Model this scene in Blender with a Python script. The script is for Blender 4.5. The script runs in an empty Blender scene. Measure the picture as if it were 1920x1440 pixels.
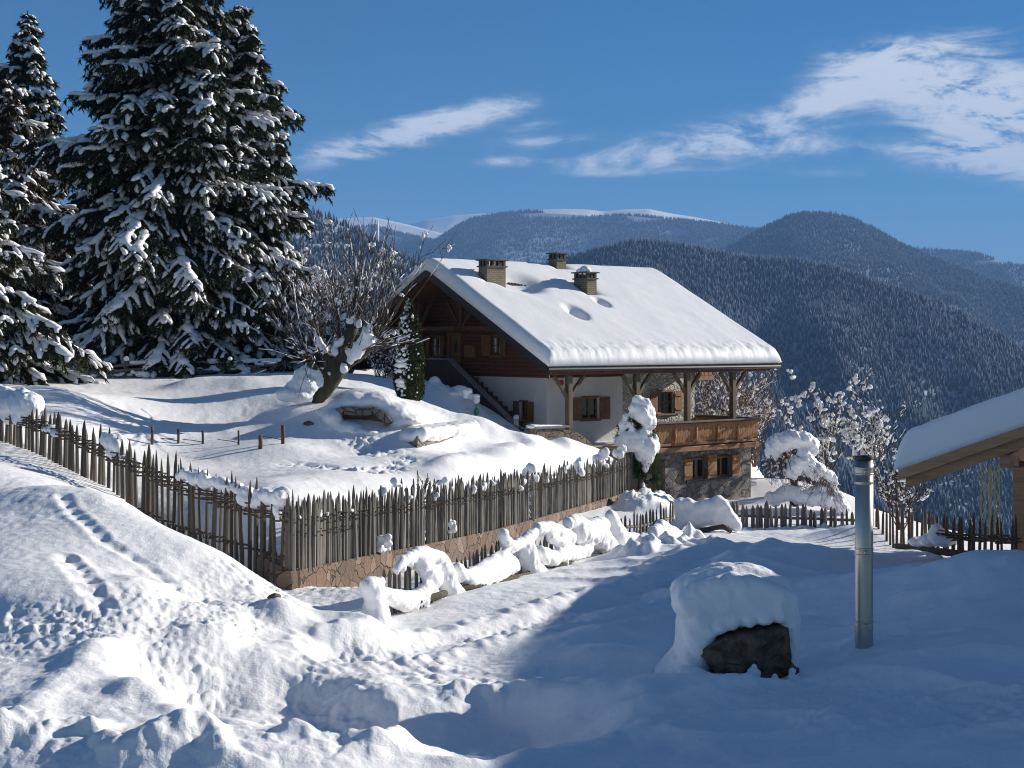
import bpy, math, random
import numpy as np
from mathutils import Vector, Matrix
C = bpy.context; S = C.scene; COL = S.collection
R = math.radians
random.seed(7); RNG = np.random.default_rng(7)

# ---------------------------------------------------------------- camera
F, CX, HY = 2880.0, 960.0, 635.0          # focal length, centre and horizon in photo pixels
cam = bpy.data.cameras.new('camera'); co = bpy.data.objects.new('camera', cam); COL.objects.link(co)
co.rotation_euler = (R(90), 0, 0); co.location = (0, 0, 0)
cam.sensor_width = 36; cam.lens = 36*F/1920; cam.shift_y = -(720-HY)/1920
cam.clip_start = .5; cam.clip_end = 60000
S.camera = co
S.render.resolution_x, S.render.resolution_y = 1024, 768
S.view_settings.view_transform = 'Standard'; S.view_settings.look = 'None'
S.view_settings.exposure = 0.80; S.view_settings.gamma = 1
S.cycles.max_bounces = 8; S.cycles.diffuse_bounces = 4; S.cycles.glossy_bounces = 3
S.cycles.transparent_max_bounces = 8; S.cycles.volume_bounces = 0
S.cycles.pixel_filter_type = 'BLACKMAN_HARRIS'; S.cycles.filter_width = 1.05
try:
    S.cycles.use_denoising = True
    S.cycles.denoiser = 'OPENIMAGEDENOISE'
    S.cycles.denoising_prefilter = 'ACCURATE'
except Exception: pass

# ---------------------------------------------------------------- sun and sky
SUN_H = Vector((.876, .482, 0)).normalized(); SUN_EL = R(18.7)
SUN_D = Vector((SUN_H.x*math.cos(SUN_EL), SUN_H.y*math.cos(SUN_EL), math.sin(SUN_EL)))
sl = bpy.data.lights.new('sun', 'SUN'); sl.energy = 5.0; sl.angle = R(.5); sl.color = (1, .94, .84)
so = bpy.data.objects.new('sun', sl); COL.objects.link(so)
so.rotation_euler = SUN_D.to_track_quat('Z', 'Y').to_euler(); so.location = (60, 30, 60)

W = bpy.data.worlds.new('World'); S.world = W; W.use_nodes = True
def sky():
    nt = W.node_tree; N = nt.nodes; L = nt.links
    N.clear()
    out = N.new('ShaderNodeOutputWorld'); bg = N.new('ShaderNodeBackground')
    sk = N.new('ShaderNodeTexSky'); sk.sky_type = 'NISHITA'; sk.sun_disc = False
    sk.sun_elevation = SUN_EL; sk.sun_rotation = math.atan2(SUN_D.x, SUN_D.y)
    sk.altitude = 2500; sk.air_density = 1.0; sk.dust_density = .0; sk.ozone_density = 4.0
    bg.inputs['Strength'].default_value = .050
    def M(op, a, b=None, c=None):
        n = N.new('ShaderNodeMath'); n.operation = op
        for i, v in enumerate((a, b, c)):
            if v is None: continue
            if isinstance(v, (int, float)): n.inputs[i].default_value = v
            else: L.new(v, n.inputs[i])
        return n.outputs[0]
    tc = N.new('ShaderNodeTexCoord'); sp = N.new('ShaderNodeSeparateXYZ'); L.new(tc.outputs['Generated'], sp.inputs[0])
    yy = M('MAXIMUM', sp.outputs[1], .05)
    u = M('DIVIDE', sp.outputs[0], yy); v = M('DIVIDE', sp.outputs[2], yy)     # direction of the clouds above the valley
    # domain warp
    cb = N.new('ShaderNodeCombineXYZ'); L.new(u, cb.inputs[0]); L.new(v, cb.inputs[1])
    def noise(scale, detail, rough, sx, sy, rot, off, dist=0):
        mp = N.new('ShaderNodeMapping'); mp.inputs['Rotation'].default_value[2] = rot
        mp.inputs['Scale'].default_value = (sx, sy, 1); mp.inputs['Location'].default_value = off
        L.new(cb.outputs[0], mp.inputs[0])
        n = N.new('ShaderNodeTexNoise'); n.inputs['Scale'].default_value = scale; n.inputs['Detail'].default_value = detail
        n.inputs['Roughness'].default_value = rough; n.inputs['Distortion'].default_value = dist
        L.new(mp.outputs[0], n.inputs[0]); return n.outputs[0]
    n1 = noise(13, 10, .66, 1, 3.6, R(-14), (3, 1, 0), .9)      # streaks
    n2 = noise(34, 9, .68, 1, 2.2, R(8), (9, 4, 0), .6)
    total = None
    def blob(px, py, rx, ry, rot, amp):
        nonlocal total
        cu, cv = (px-CX)/F, (HY-py)/F; a, b = rx/F, ry/F; c, s = math.cos(R(rot)), math.sin(R(rot))
        du = M('SUBTRACT', u, cu); dv = M('SUBTRACT', v, cv)
        p = M('DIVIDE', M('ADD', M('MULTIPLY', du, c), M('MULTIPLY', dv, s)), a)
        q = M('DIVIDE', M('SUBTRACT', M('MULTIPLY', dv, c), M('MULTIPLY', du, s)), b)
        d = M('ADD', M('MULTIPLY', p, p), M('MULTIPLY', q, q))
        g = M('MULTIPLY', M('EXPONENT', M('MULTIPLY', d, -1.0)), amp)
        total = g if total is None else M('ADD', total, g)
    for b in ((790, 238, 200, 34, 14, .95), (650, 285, 120, 22, 10, .7), (880, 218, 110, 22, 12, .5),
              (1010, 265, 110, 14, 4, .62), (960, 302, 100, 14, 3, .68), (1000, 236, 60, 12, 10, .5),
              (1290, 280, 190, 42, 10, .8), (1420, 262, 130, 36, -4, .55), (1150, 296, 120, 18, 8, .45),
              (1760, 150, 200, 70, -4, 1.25), (1560, 180, 130, 40, 16, .9), (1880, 230, 150, 85, -12, 1.1),
              (1650, 110, 90, 30, 5, .6), (1720, 285, 260, 26, -3, .7), (1540, 322, 180, 16, -2, .4), (1880, 300, 120, 40, -8, .7),
              (1150, 325, 120, 9, 2, .3), (1860, 478, 40, 22, 0, .35), (2150, 200, 200, 120, 0, .9), (1860, 60, 140, 20, 12, .25)):
        blob(*b)
    nn = M('ADD', M('MULTIPLY', n1, .68), M('MULTIPLY', n2, .32))
    d = M('MULTIPLY', total, M('ADD', M('MULTIPLY', M('SUBTRACT', nn, .38), 5.2), .14))
    mr = N.new('ShaderNodeMapRange'); mr.interpolation_type = 'SMOOTHERSTEP'
    mr.inputs['From Min'].default_value = .06; mr.inputs['From Max'].default_value = 1.3; mr.inputs['To Max'].default_value = .84
    L.new(d, mr.inputs['Value'])
    # the sky, a little deeper blue than the default
    hs = N.new('ShaderNodeHueSaturation'); hs.inputs['Saturation'].default_value = 1.55; hs.inputs['Value'].default_value = .80
    L.new(sk.outputs[0], hs.inputs['Color'])
    # unseen bright cloud added behind the camera as fill light for the shade
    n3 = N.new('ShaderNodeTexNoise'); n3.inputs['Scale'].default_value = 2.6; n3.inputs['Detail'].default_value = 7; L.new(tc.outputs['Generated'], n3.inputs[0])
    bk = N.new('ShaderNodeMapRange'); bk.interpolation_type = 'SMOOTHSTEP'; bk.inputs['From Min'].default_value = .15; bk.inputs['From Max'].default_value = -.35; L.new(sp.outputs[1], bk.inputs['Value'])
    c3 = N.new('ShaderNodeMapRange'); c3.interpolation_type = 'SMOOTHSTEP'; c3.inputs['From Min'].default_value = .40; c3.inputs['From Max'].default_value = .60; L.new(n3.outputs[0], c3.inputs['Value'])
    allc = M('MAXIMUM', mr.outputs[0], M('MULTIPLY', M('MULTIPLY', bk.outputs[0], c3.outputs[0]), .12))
    mix = N.new('ShaderNodeMix'); mix.data_type = 'RGBA'
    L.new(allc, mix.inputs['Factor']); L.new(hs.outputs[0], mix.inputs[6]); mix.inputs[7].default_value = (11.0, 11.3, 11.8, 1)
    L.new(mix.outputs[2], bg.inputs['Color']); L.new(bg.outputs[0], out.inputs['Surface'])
sky()

# ---------------------------------------------------------------- helpers
def P(px, py, Y):                      # the point the photo shows at (px, py), Y metres away
    return Vector(((px-CX)/F*Y, Y, (HY-py)/F*Y))
def link(o, parent=None):
    COL.objects.link(o)
    if parent is not None: o.parent = parent
    return o
def tag(o, label=None, cat=None, group=None, kind=None):
    if label: o['label'] = label
    if cat: o['category'] = cat
    if group: o['group'] = group
    if kind: o['kind'] = kind
    return o
def empty(name, loc=(0, 0, 0), rz=0):
    o = bpy.data.objects.new(name, None); o.location = loc; o.rotation_euler = (0, 0, rz); o.empty_display_size = .3
    return link(o)
def np_mesh(name, V, Fs, mats, parent=None, smooth=False, midx=None):
    """V (n,3), Fs: list of arrays (m,k) of one face size each, or list of tuples"""
    me = bpy.data.meshes.new(name)
    V = np.asarray(V, dtype=np.float32)
    if isinstance(Fs, np.ndarray): Fs = [Fs]
    if len(Fs) and isinstance(Fs[0], np.ndarray):
        me.vertices.add(len(V)); me.vertices.foreach_set('co', V.ravel())
        nl = sum(f.size for f in Fs); nf = sum(len(f) for f in Fs)
        me.loops.add(nl); me.polygons.add(nf)
        me.loops.foreach_set('vertex_index', np.concatenate([f.ravel() for f in Fs]).astype(np.int32))
        st = []; o = 0
        for f in Fs:
            k = f.shape[1]; st.append(o+np.arange(len(f))*k); o += f.size
        me.polygons.foreach_set('loop_start', np.concatenate(st).astype(np.int32))
        me.update(calc_edges=True); me.validate()
    else:
        me.from_pydata([tuple(map(float, v)) for v in V], [], [tuple(int(i) for i in f) for f in Fs]); me.update()
    for m in (mats if isinstance(mats, (list, tuple)) else [mats]): me.materials.append(m)
    if midx is not None: me.polygons.foreach_set('material_index', np.asarray(midx, dtype=np.int32))
    if smooth: me.polygons.foreach_set('use_smooth', np.ones(len(me.polygons), dtype=bool))
    return link(bpy.data.objects.new(name, me), parent)

class MB:
    """collects shapes into one mesh"""
    def __init__(s): s.v = []; s.f = []; s.m = []; s.cm = 0
    def add(s, V, Fc):
        o = len(s.v); s.v.extend([tuple(map(float, p)) for p in V]); s.f.extend([tuple(i+o for i in f) for f in Fc]); s.m.extend([s.cm]*len(Fc)); return s
    def mat(s, i): s.cm = i; return s
    def box(s, a, b):
        (x0, y0, z0), (x1, y1, z1) = a, b
        if x0 > x1: x0, x1 = x1, x0
        if y0 > y1: y0, y1 = y1, y0
        if z0 > z1: z0, z1 = z1, z0
        return s.add([(x0,y0,z0),(x1,y0,z0),(x1,y1,z0),(x0,y1,z0),(x0,y0,z1),(x1,y0,z1),(x1,y1,z1),(x0,y1,z1)],
                     [(0,3,2,1),(4,5,6,7),(0,1,5,4),(1,2,6,5),(2,3,7,6),(3,0,4,7)])
    def beam(s, a, b, w, h, up=(0, 0, 1)):
        a = Vector(a); b = Vector(b); d = (b-a).normalized(); up = Vector(up)
        if abs(d.dot(up)) > .98: up = Vector((0, 1, 0))
        sx = d.cross(up).normalized()*w/2; sz = sx.cross(d).normalized()*h/2
        V = [a-sx-sz, a+sx-sz, a+sx+sz, a-sx+sz, b-sx-sz, b+sx-sz, b+sx+sz, b-sx+sz]
        return s.add(V, [(0,1,2,3),(7,6,5,4),(0,4,5,1),(1,5,6,2),(2,6,7,3),(3,7,4,0)])
    def tube(s, pts, rad, n=8, cap=True):
        pts = [Vector(p) for p in pts]; k = len(pts)
        rr = rad if isinstance(rad, (list, tuple)) else [rad]*k
        V = []; Fc = []
        for i, p in enumerate(pts):
            d = (pts[min(i+1, k-1)]-pts[max(i-1, 0)]).normalized()
            up = Vector((0, 0, 1)) if abs(d.z) < .95 else Vector((0, 1, 0))
            x = d.cross(up).normalized(); y = x.cross(d)
            for j in range(n):
                a = 2*math.pi*j/n; V.append(p+(x*math.cos(a)+y*math.sin(a))*rr[i])
        for i in range(k-1):
            for j in range(n):
                Fc.append((i*n+j, (i+1)*n+j, (i+1)*n+(j+1) % n, i*n+(j+1) % n))
        if cap: Fc.append(tuple(range(n))); Fc.append(tuple((k-1)*n+j for j in reversed(range(n))))
        return s.add(V, Fc)
    def prism(s, poly, d):           # poly: 3D points of one planar outline, pushed along the vector d
        poly = [Vector(p) for p in poly]; d = Vector(d); n = len(poly)
        return s.add(poly+[p+d for p in poly], [tuple(range(n)), tuple(range(2*n-1, n-1, -1))]+[(j, j+n, (j+1) % n+n, (j+1) % n) for j in range(n)])
    def lathe(s, prof, c=(0, 0, 0), n=20):
        V = []; Fc = []; k = len(prof)
        for r, z in prof:
            for j in range(n):
                a = 2*math.pi*j/n; V.append((c[0]+r*math.cos(a), c[1]+r*math.sin(a), c[2]+z))
        for i in range(k-1):
            for j in range(n): Fc.append((i*n+j, i*n+(j+1) % n, (i+1)*n+(j+1) % n, (i+1)*n+j))
        Fc.append(tuple(reversed(range(n)))); Fc.append(tuple((k-1)*n+j for j in range(n)))
        return s.add(V, Fc)
    def ico(s, c, r, sub=1, jit=.12, rnd=random):
        key = sub
        if key not in ICO: ICO[key] = _ico(sub)
        V0, F0 = ICO[key]
        rx, ry, rz = r if isinstance(r, (tuple, list)) else (r, r, r)
        s.add([(c[0]+x*rx*(1+rnd.uniform(-jit, jit)), c[1]+y*ry*(1+rnd.uniform(-jit, jit)), c[2]+z*rz*(1+rnd.uniform(-jit, jit))) for x, y, z in V0], F0); return s
    def build(s, name, mats, parent=None, smooth=False, bevel=0, auto=None, fix=True):
        me = bpy.data.meshes.new(name); me.from_pydata(s.v, [], s.f); 
        for m in (mats if isinstance(mats, (list, tuple)) else [mats]): me.materials.append(m)
        if any(s.m): me.polygons.foreach_set('material_index', s.m)
        if smooth: me.polygons.foreach_set('use_smooth', [True]*len(me.polygons))
        me.update()
        if fix:
            import bmesh
            bm = bmesh.new(); bm.from_mesh(me); bmesh.ops.recalc_face_normals(bm, faces=bm.faces); bm.to_mesh(me); bm.free()
        o = link(bpy.data.objects.new(name, me), parent)
        if bevel:
            b = o.modifiers.new('bevel', 'BEVEL'); b.width = bevel; b.segments = 2; b.limit_method = 'ANGLE'
        return o
def _ico(sub):
    import bmesh
    bm = bmesh.new(); bmesh.ops.create_icosphere(bm, subdivisions=sub, radius=1)
    r = ([tuple(v.co) for v in bm.verts], [tuple(v.index for v in f.verts) for f in bm.faces]); bm.free(); return r
ICO = {}

# ---- gradient noise
def _hash(ix, iy, seed):
    h = (ix.astype(np.int64)*374761393 + iy.astype(np.int64)*668265263 + seed*1442695041) & 0xFFFFFFFF
    h = ((h ^ (h >> 13))*1274126177) & 0xFFFFFFFF
    return (h ^ (h >> 16)) & 0xFFFFFFFF
def perlin(x, y, seed=0):
    x = np.asarray(x, float); y = np.asarray(y, float)
    ix = np.floor(x); iy = np.floor(y); fx = x-ix; fy = y-iy
    def g(dx, dy):
        a = _hash(ix+dx, iy+dy, seed)/4294967296.0*2*np.pi
        return np.cos(a)*(fx-dx)+np.sin(a)*(fy-dy)
    u = fx*fx*fx*(fx*(fx*6-15)+10); v = fy*fy*fy*(fy*(fy*6-15)+10)
    return ((g(0,0)*(1-u)+g(1,0)*u)*(1-v)+(g(0,1)*(1-u)+g(1,1)*u)*v)*1.45
def fbm(x, y, seed=0, oct=4, gain=.5, lac=2.03):
    t = 0; a = 1
    for o in range(oct):
        t = t+a*perlin(x, y, seed+o*17); x = x*lac; y = y*lac; a *= gain
    return t
def sstep(e0, e1, x):
    t = np.clip((x-e0)/(e1-e0), 0, 1); return t*t*(3-2*t)
# ---------------------------------------------------------------- materials
def mat(name, build):
    m = bpy.data.materials.new(name); m.use_nodes = True
    nt = m.node_tree; b = nt.nodes['Principled BSDF']; build(nt, b); return m
def _n(nt, t, **kw):
    n = nt.nodes.new(t)
    for k, v in kw.items():
        if k in n.inputs: n.inputs[k].default_value = v
        else: setattr(n, k, v)
    return n
def _coord(nt, scale=(1, 1, 1), kind='Object', rot=(0, 0, 0)):
    tc = _n(nt, 'ShaderNodeTexCoord'); mp = _n(nt, 'ShaderNodeMapping'); mp.inputs['Scale'].default_value = scale; mp.inputs['Rotation'].default_value = rot
    nt.links.new(tc.outputs[kind], mp.inputs[0]); return mp.outputs[0]
def _ramp(nt, fac, stops):
    r = _n(nt, 'ShaderNodeValToRGB'); e = r.color_ramp.elements
    while len(e) < len(stops): e.new(.5)
    for x, (p, c) in zip(e, stops): x.position = p; x.color = (*c, 1)
    nt.links.new(fac, r.inputs[0]); return r.outputs[0]
def _bump(nt, b, h, strength=.3, dist=.02, prev=None):
    bp = _n(nt, 'ShaderNodeBump'); bp.inputs['Strength'].default_value = strength; bp.inputs['Distance'].default_value = dist
    nt.links.new(h, bp.inputs['Height'])
    if prev is not None: nt.links.new(prev, bp.inputs['Normal'])
    nt.links.new(bp.outputs[0], b.inputs['Normal']); return bp.outputs[0]
def _mix(nt, fac, a, b):
    m = _n(nt, 'ShaderNodeMix', data_type='RGBA')
    for i, v in ((0, fac), (6, a), (7, b)):
        if isinstance(v, (int, float)): m.inputs[i].default_value = v
        elif isinstance(v, tuple): m.inputs[i].default_value = (*v, 1)
        else: nt.links.new(v, m.inputs[i])
    return m.outputs[2]
def _math(nt, op, a, b=0.0):
    m = _n(nt, 'ShaderNodeMath', operation=op)
    for i, v in enumerate((a, b)):
        if isinstance(v, (int, float)): m.inputs[i].default_value = v
        else: nt.links.new(v, m.inputs[i])
    return m.outputs[0]

def snow_b(scale1=5, scale2=38, st=.32, dist=.03, kind='Object'):
    def f(nt, b):
        c = _coord(nt, kind=kind)
        n1 = _n(nt, 'ShaderNodeTexNoise', Scale=scale1, Detail=5, Roughness=.6); nt.links.new(c, n1.inputs[0])
        n2 = _n(nt, 'ShaderNodeTexNoise', Scale=scale2, Detail=3, Roughness=.7); nt.links.new(c, n2.inputs[0])
        b.inputs['Base Color'].default_value = (.90, .90, .905, 1)
        b.inputs['Roughness'].default_value = .55; b.inputs['Specular IOR Level'].default_value = .25
        p = _bump(nt, b, n1.outputs[0], st, dist*2.2); _bump(nt, b, n2.outputs[0], min(1, st*1.7), dist*.6, p)
    return f
def wood_b(c1, c2, c3, axis='Z', rough=.75, grain=10, st=.4, speck=.5):
    def f(nt, b):
        sc = {'Z': (grain, grain, grain*.09), 'X': (grain*.09, grain, grain), 'Y': (grain, grain*.09, grain)}[axis]
        c = _coord(nt, sc)
        oi = _n(nt, 'ShaderNodeObjectInfo')
        ad = _n(nt, 'ShaderNodeVectorMath', operation='ADD'); nt.links.new(c, ad.inputs[0])
        mu = _n(nt, 'ShaderNodeVectorMath', operation='SCALE'); mu.inputs[0].default_value = (37, 17, 51); nt.links.new(oi.outputs['Random'], mu.inputs['Scale']); nt.links.new(mu.outputs[0], ad.inputs[1])
        n = _n(nt, 'ShaderNodeTexNoise', Scale=1.6, Detail=6, Roughness=.65, Distortion=.6); nt.links.new(ad.outputs[0], n.inputs[0])
        col = _ramp(nt, n.outputs[0], [(.28, c1), (.5, c2), (.72, c3)])
        v = _n(nt, 'ShaderNodeMapRange'); v.inputs['To Min'].default_value = 1-speck*.5; v.inputs['To Max'].default_value = 1+speck*.5
        nt.links.new(oi.outputs['Random'], v.inputs[0])
        m = _n(nt, 'ShaderNodeVectorMath', operation='SCALE'); nt.links.new(col, m.inputs[0]); nt.links.new(v.outputs[0], m.inputs['Scale'])
        nt.links.new(m.outputs[0], b.inputs['Base Color']); b.inputs['Roughness'].default_value = rough
        _bump(nt, b, n.outputs[0], st, .012)
    return f
def stone_b(cols, scale=3.2, mortar=(.12, .11, .10), jw=.06, stretch=(1, 1, 1), dist=.05):
    def f(nt, b):
        c = _coord(nt, stretch)
        w = _n(nt, 'ShaderNodeTexNoise', Scale=2.5, Detail=3); nt.links.new(c, w.inputs[0])
        wv = _n(nt, 'ShaderNodeVectorMath', operation='SCALE'); nt.links.new(w.outputs['Color'], wv.inputs[0]); wv.inputs['Scale'].default_value = .25
        ad = _n(nt, 'ShaderNodeVectorMath', operation='ADD'); nt.links.new(c, ad.inputs[0]); nt.links.new(wv.outputs[0], ad.inputs[1])
        v1 = _n(nt, 'ShaderNodeTexVoronoi', Scale=scale); v2 = _n(nt, 'ShaderNodeTexVoronoi', Scale=scale, feature='DISTANCE_TO_EDGE')
        for v in (v1, v2): nt.links.new(ad.outputs[0], v.inputs[0])
        sx = _n(nt, 'ShaderNodeSeparateColor'); nt.links.new(v1.outputs['Color'], sx.inputs[0])
        k = len(cols); col = _ramp(nt, sx.outputs[0], [((i+.5)/k, cc) for i, cc in enumerate(cols)])
        n = _n(nt, 'ShaderNodeTexNoise', Scale=14, Detail=6, Roughness=.7); nt.links.new(c, n.inputs[0])
        sh = _n(nt, 'ShaderNodeMapRange'); sh.inputs['To Min'].default_value = .6; sh.inputs['To Max'].default_value = 1.35; nt.links.new(n.outputs[0], sh.inputs[0])
        m = _n(nt, 'ShaderNodeVectorMath', operation='SCALE'); nt.links.new(col, m.inputs[0]); nt.links.new(sh.outputs[0], m.inputs['Scale'])
        e = _n(nt, 'ShaderNodeMapRange', interpolation_type='SMOOTHSTEP'); e.inputs['From Max'].default_value = jw; nt.links.new(v2.outputs['Distance'], e.inputs[0])
        nt.links.new(_mix(nt, e.outputs[0], mortar, m.outputs[0]), b.inputs['Base Color'])
        b.inputs['Roughness'].default_value = .9
        h = _math(nt, 'ADD', e.outputs[0], _math(nt, 'MULTIPLY', n.outputs[0], .5))
        _bump(nt, b, h, .8, dist)
    return f
def plain_b(col, rough=.7, metal=0, nscale=8, amt=.25, bump=.15, dist=.01):
    def f(nt, b):
        c = _coord(nt); n = _n(nt, 'ShaderNodeTexNoise', Scale=nscale, Detail=5, Roughness=.6); nt.links.new(c, n.inputs[0])
        lo = tuple(x*(1-amt) for x in col); hi = tuple(min(1, x*(1+amt)) for x in col)
        nt.links.new(_ramp(nt, n.outputs[0], [(.3, lo), (.7, hi)]), b.inputs['Base Color'])
        b.inputs['Roughness'].default_value = rough; b.inputs['Metallic'].default_value = metal
        if bump: _bump(nt, b, n.outputs[0], bump, dist)
    return f
def plaster_b(col, scale, dist, st):
    def f(nt, b):
        c = _coord(nt); n = _n(nt, 'ShaderNodeTexNoise', Scale=scale, Detail=3, Roughness=.5, Distortion=1.2); nt.links.new(c, n.inputs[0])
        n2 = _n(nt, 'ShaderNodeTexNoise', Scale=1.3, Detail=4); nt.links.new(c, n2.inputs[0])
        nt.links.new(_ramp(nt, n2.outputs[0], [(.3, tuple(x*.88 for x in col)), (.7, col)]), b.inputs['Base Color'])
        b.inputs['Roughness'].default_value = .92; _bump(nt, b, _ramp(nt, n.outputs[0], [(.35, (0, 0, 0)), (.62, (1, 1, 1))]), st, dist)
    return f
def brick_b(nt, b):
    c = _coord(nt, rot=(R(90), 0, 0))
    tc = _n(nt, 'ShaderNodeTexCoord'); sp = _n(nt, 'ShaderNodeSeparateXYZ'); nt.links.new(tc.outputs['Object'], sp.inputs[0])
    cb = _n(nt, 'ShaderNodeCombineXYZ'); nt.links.new(_math(nt, 'ADD', sp.outputs[0], sp.outputs[1]), cb.inputs[0]); nt.links.new(sp.outputs[2], cb.inputs[1])
    t = _n(nt, 'ShaderNodeTexBrick', Scale=1.0); t.inputs['Color1'].default_value = (.27, .22, .16, 1); t.inputs['Color2'].default_value = (.19, .155, .115, 1); t.inputs['Mortar'].default_value = (.13, .11, .09, 1)
    t.inputs['Brick Width'].default_value = .24; t.inputs['Row Height'].default_value = .085; t.inputs['Mortar Size'].default_value = .012
    nt.links.new(cb.outputs[0], t.inputs['Vector']); nt.links.new(t.outputs[0], b.inputs['Base Color']); b.inputs['Roughness'].default_value = .85
    _bump(nt, b, t.outputs['Fac'], -.6, .02)
def glass_b(nt, b):
    b.inputs['Base Color'].default_value = (.015, .018, .022, 1); b.inputs['Roughness'].default_value = .06; b.inputs['Specular IOR Level'].default_value = .6
def steel_b(nt, b):
    c = _coord(nt, (3, 3, .25)); n = _n(nt, 'ShaderNodeTexNoise', Scale=4, Detail=5, Roughness=.6); nt.links.new(c, n.inputs[0])
    b.inputs['Base Color'].default_value = (.52, .48, .42, 1); b.inputs['Metallic'].default_value = 1
    nt.links.new(_ramp(nt, n.outputs[0], [(.3, (.30, .30, .30)), (.75, (.50, .50, .50))]), b.inputs['Roughness']); _bump(nt, b, n.outputs[0], .12, .01)
def board_b(c1, c2, c3, pitch=.16, axis=2):     # horizontal log boarding
    def f(nt, b):
        wood_b(c1, c2, c3, 'X', .7, 6)(nt, b)
        src = b.inputs['Base Color'].links[0].from_socket
        tc = _n(nt, 'ShaderNodeTexCoord'); sp = _n(nt, 'ShaderNodeSeparateXYZ'); nt.links.new(tc.outputs['Object'], sp.inputs[0])
        fr = _math(nt, 'FRACT', _math(nt, 'DIVIDE', sp.outputs[axis], pitch))
        dd = _math(nt, 'ABSOLUTE', _math(nt, 'SUBTRACT', fr, .5))
        g = _n(nt, 'ShaderNodeMapRange'); g.inputs['From Min'].default_value = .40; g.inputs['From Max'].default_value = .5; nt.links.new(dd, g.inputs[0])
        nt.links.new(_mix(nt, g.outputs[0], src, tuple(x*.25 for x in c1)), b.inputs['Base Color'])
        wn = _n(nt, 'ShaderNodeTexWhiteNoise', noise_dimensions='1D'); nt.links.new(_math(nt, 'FLOOR', _math(nt, 'DIVIDE', sp.outputs[axis], pitch)), wn.inputs['W'])
        _bump(nt, b, _math(nt, 'SUBTRACT', 1.0, _math(nt, 'MULTIPLY', dd, dd)), .9, .06)
    return f
def needle_b(c1, c2):
    def f(nt, b):
        g = _n(nt, 'ShaderNodeNewGeometry'); c = _coord(nt); n = _n(nt, 'ShaderNodeTexNoise', Scale=1.1, Detail=3); nt.links.new(c, n.inputs[0])
        mx = _math(nt, 'ADD', _math(nt, 'MULTIPLY', g.outputs['Random Per Island'], .5), _math(nt, 'MULTIPLY', n.outputs[0], .5))
        nt.links.new(_ramp(nt, mx, [(.25, c1), (.75, c2)]), b.inputs['Base Color']); b.inputs['Roughness'].default_value = .75; b.inputs['Specular IOR Level'].default_value = .2
    return f
def frost_b(dark, frost, lo, hi, nz=.6, scale=.3, ns=.5):     # far trees: frost lies on what faces up
    def f(nt, b):
        g = _n(nt, 'ShaderNodeNewGeometry'); sp = _n(nt, 'ShaderNodeSeparateXYZ'); nt.links.new(g.outputs['Normal'], sp.inputs[0])
        n = _n(nt, 'ShaderNodeTexNoise', Scale=scale, Detail=5, Roughness=.75); nt.links.new(_coord(nt), n.inputs[0])
        n2 = _n(nt, 'ShaderNodeTexNoise', Scale=.006, Detail=3); nt.links.new(_coord(nt), n2.inputs[0])
        s = _math(nt, 'ADD', _math(nt, 'MULTIPLY', sp.outputs[2], nz), _math(nt, 'ADD', _math(nt, 'MULTIPLY', n.outputs[0], ns), _math(nt, 'MULTIPLY', n2.outputs[0], .35)))
        s = _math(nt, 'ADD', s, _math(nt, 'MULTIPLY', g.outputs['Random Per Island'], .22))
        e = _n(nt, 'ShaderNodeMapRange', interpolation_type='SMOOTHSTEP'); e.inputs['From Min'].default_value = lo; e.inputs['From Max'].default_value = hi; nt.links.new(s, e.inputs[0])
        nt.links.new(_mix(nt, e.outputs[0], dark, frost), b.inputs['Base Color']); b.inputs['Roughness'].default_value = .9; b.inputs['Specular IOR Level'].default_value = .1
    return f
M = {}
M['snow'] = mat('snow', snow_b())
M['snow_ground'] = mat('snow_ground', snow_b(5.0, 30, .22, .04))
M['snow_roof'] = mat('snow_roof', snow_b(2.2, 26, .18, .03))
M['snow_lump'] = mat('snow_lump', snow_b(7, 45, .3, .03))
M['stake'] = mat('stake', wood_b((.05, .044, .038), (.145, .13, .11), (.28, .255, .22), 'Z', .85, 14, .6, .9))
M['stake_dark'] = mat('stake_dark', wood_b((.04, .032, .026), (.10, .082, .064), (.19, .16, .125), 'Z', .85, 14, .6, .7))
M['stake_brown'] = mat('stake_brown', wood_b((.035, .024, .017), (.09, .062, .043), (.16, .11, .078), 'Z', .85, 14, .6, .6))
M['wattle'] = mat('wattle', wood_b((.035, .025, .018), (.09, .065, .045), (.17, .13, .09), 'X', .85, 20, .6, .6))
M['rail'] = mat('rail', wood_b((.06, .05, .04), (.15, .125, .095), (.26, .22, .17), 'X', .85, 12, .6, .4))
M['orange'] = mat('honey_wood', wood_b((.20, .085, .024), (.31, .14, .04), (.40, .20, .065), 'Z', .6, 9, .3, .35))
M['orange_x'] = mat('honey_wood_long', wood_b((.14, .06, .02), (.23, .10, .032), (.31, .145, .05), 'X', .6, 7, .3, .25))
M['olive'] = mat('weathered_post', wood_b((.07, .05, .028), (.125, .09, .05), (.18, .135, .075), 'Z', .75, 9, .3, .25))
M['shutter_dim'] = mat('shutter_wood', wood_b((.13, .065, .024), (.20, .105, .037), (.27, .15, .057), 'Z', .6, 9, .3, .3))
M['gable'] = mat('gable_boards', board_b((.075, .025, .012), (.125, .042, .02), (.175, .062, .03), .17))
M['beam'] = mat('beam_wood', wood_b((.06, .022, .012), (.11, .04, .022), (.16, .065, .035), 'X', .7, 6, .3, .2))
M['dark_trim'] = mat('dark_trim', plain_b((.022, .022, .024), .55, 0, 9, .3))
M['soffit'] = mat('soffit', board_b((.10, .045, .02), (.17, .08, .035), (.23, .115, .05), .14, 0))
M['plaster'] = mat('plaster', plaster_b((.72, .70, .66), 9, .02, .35))
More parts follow.
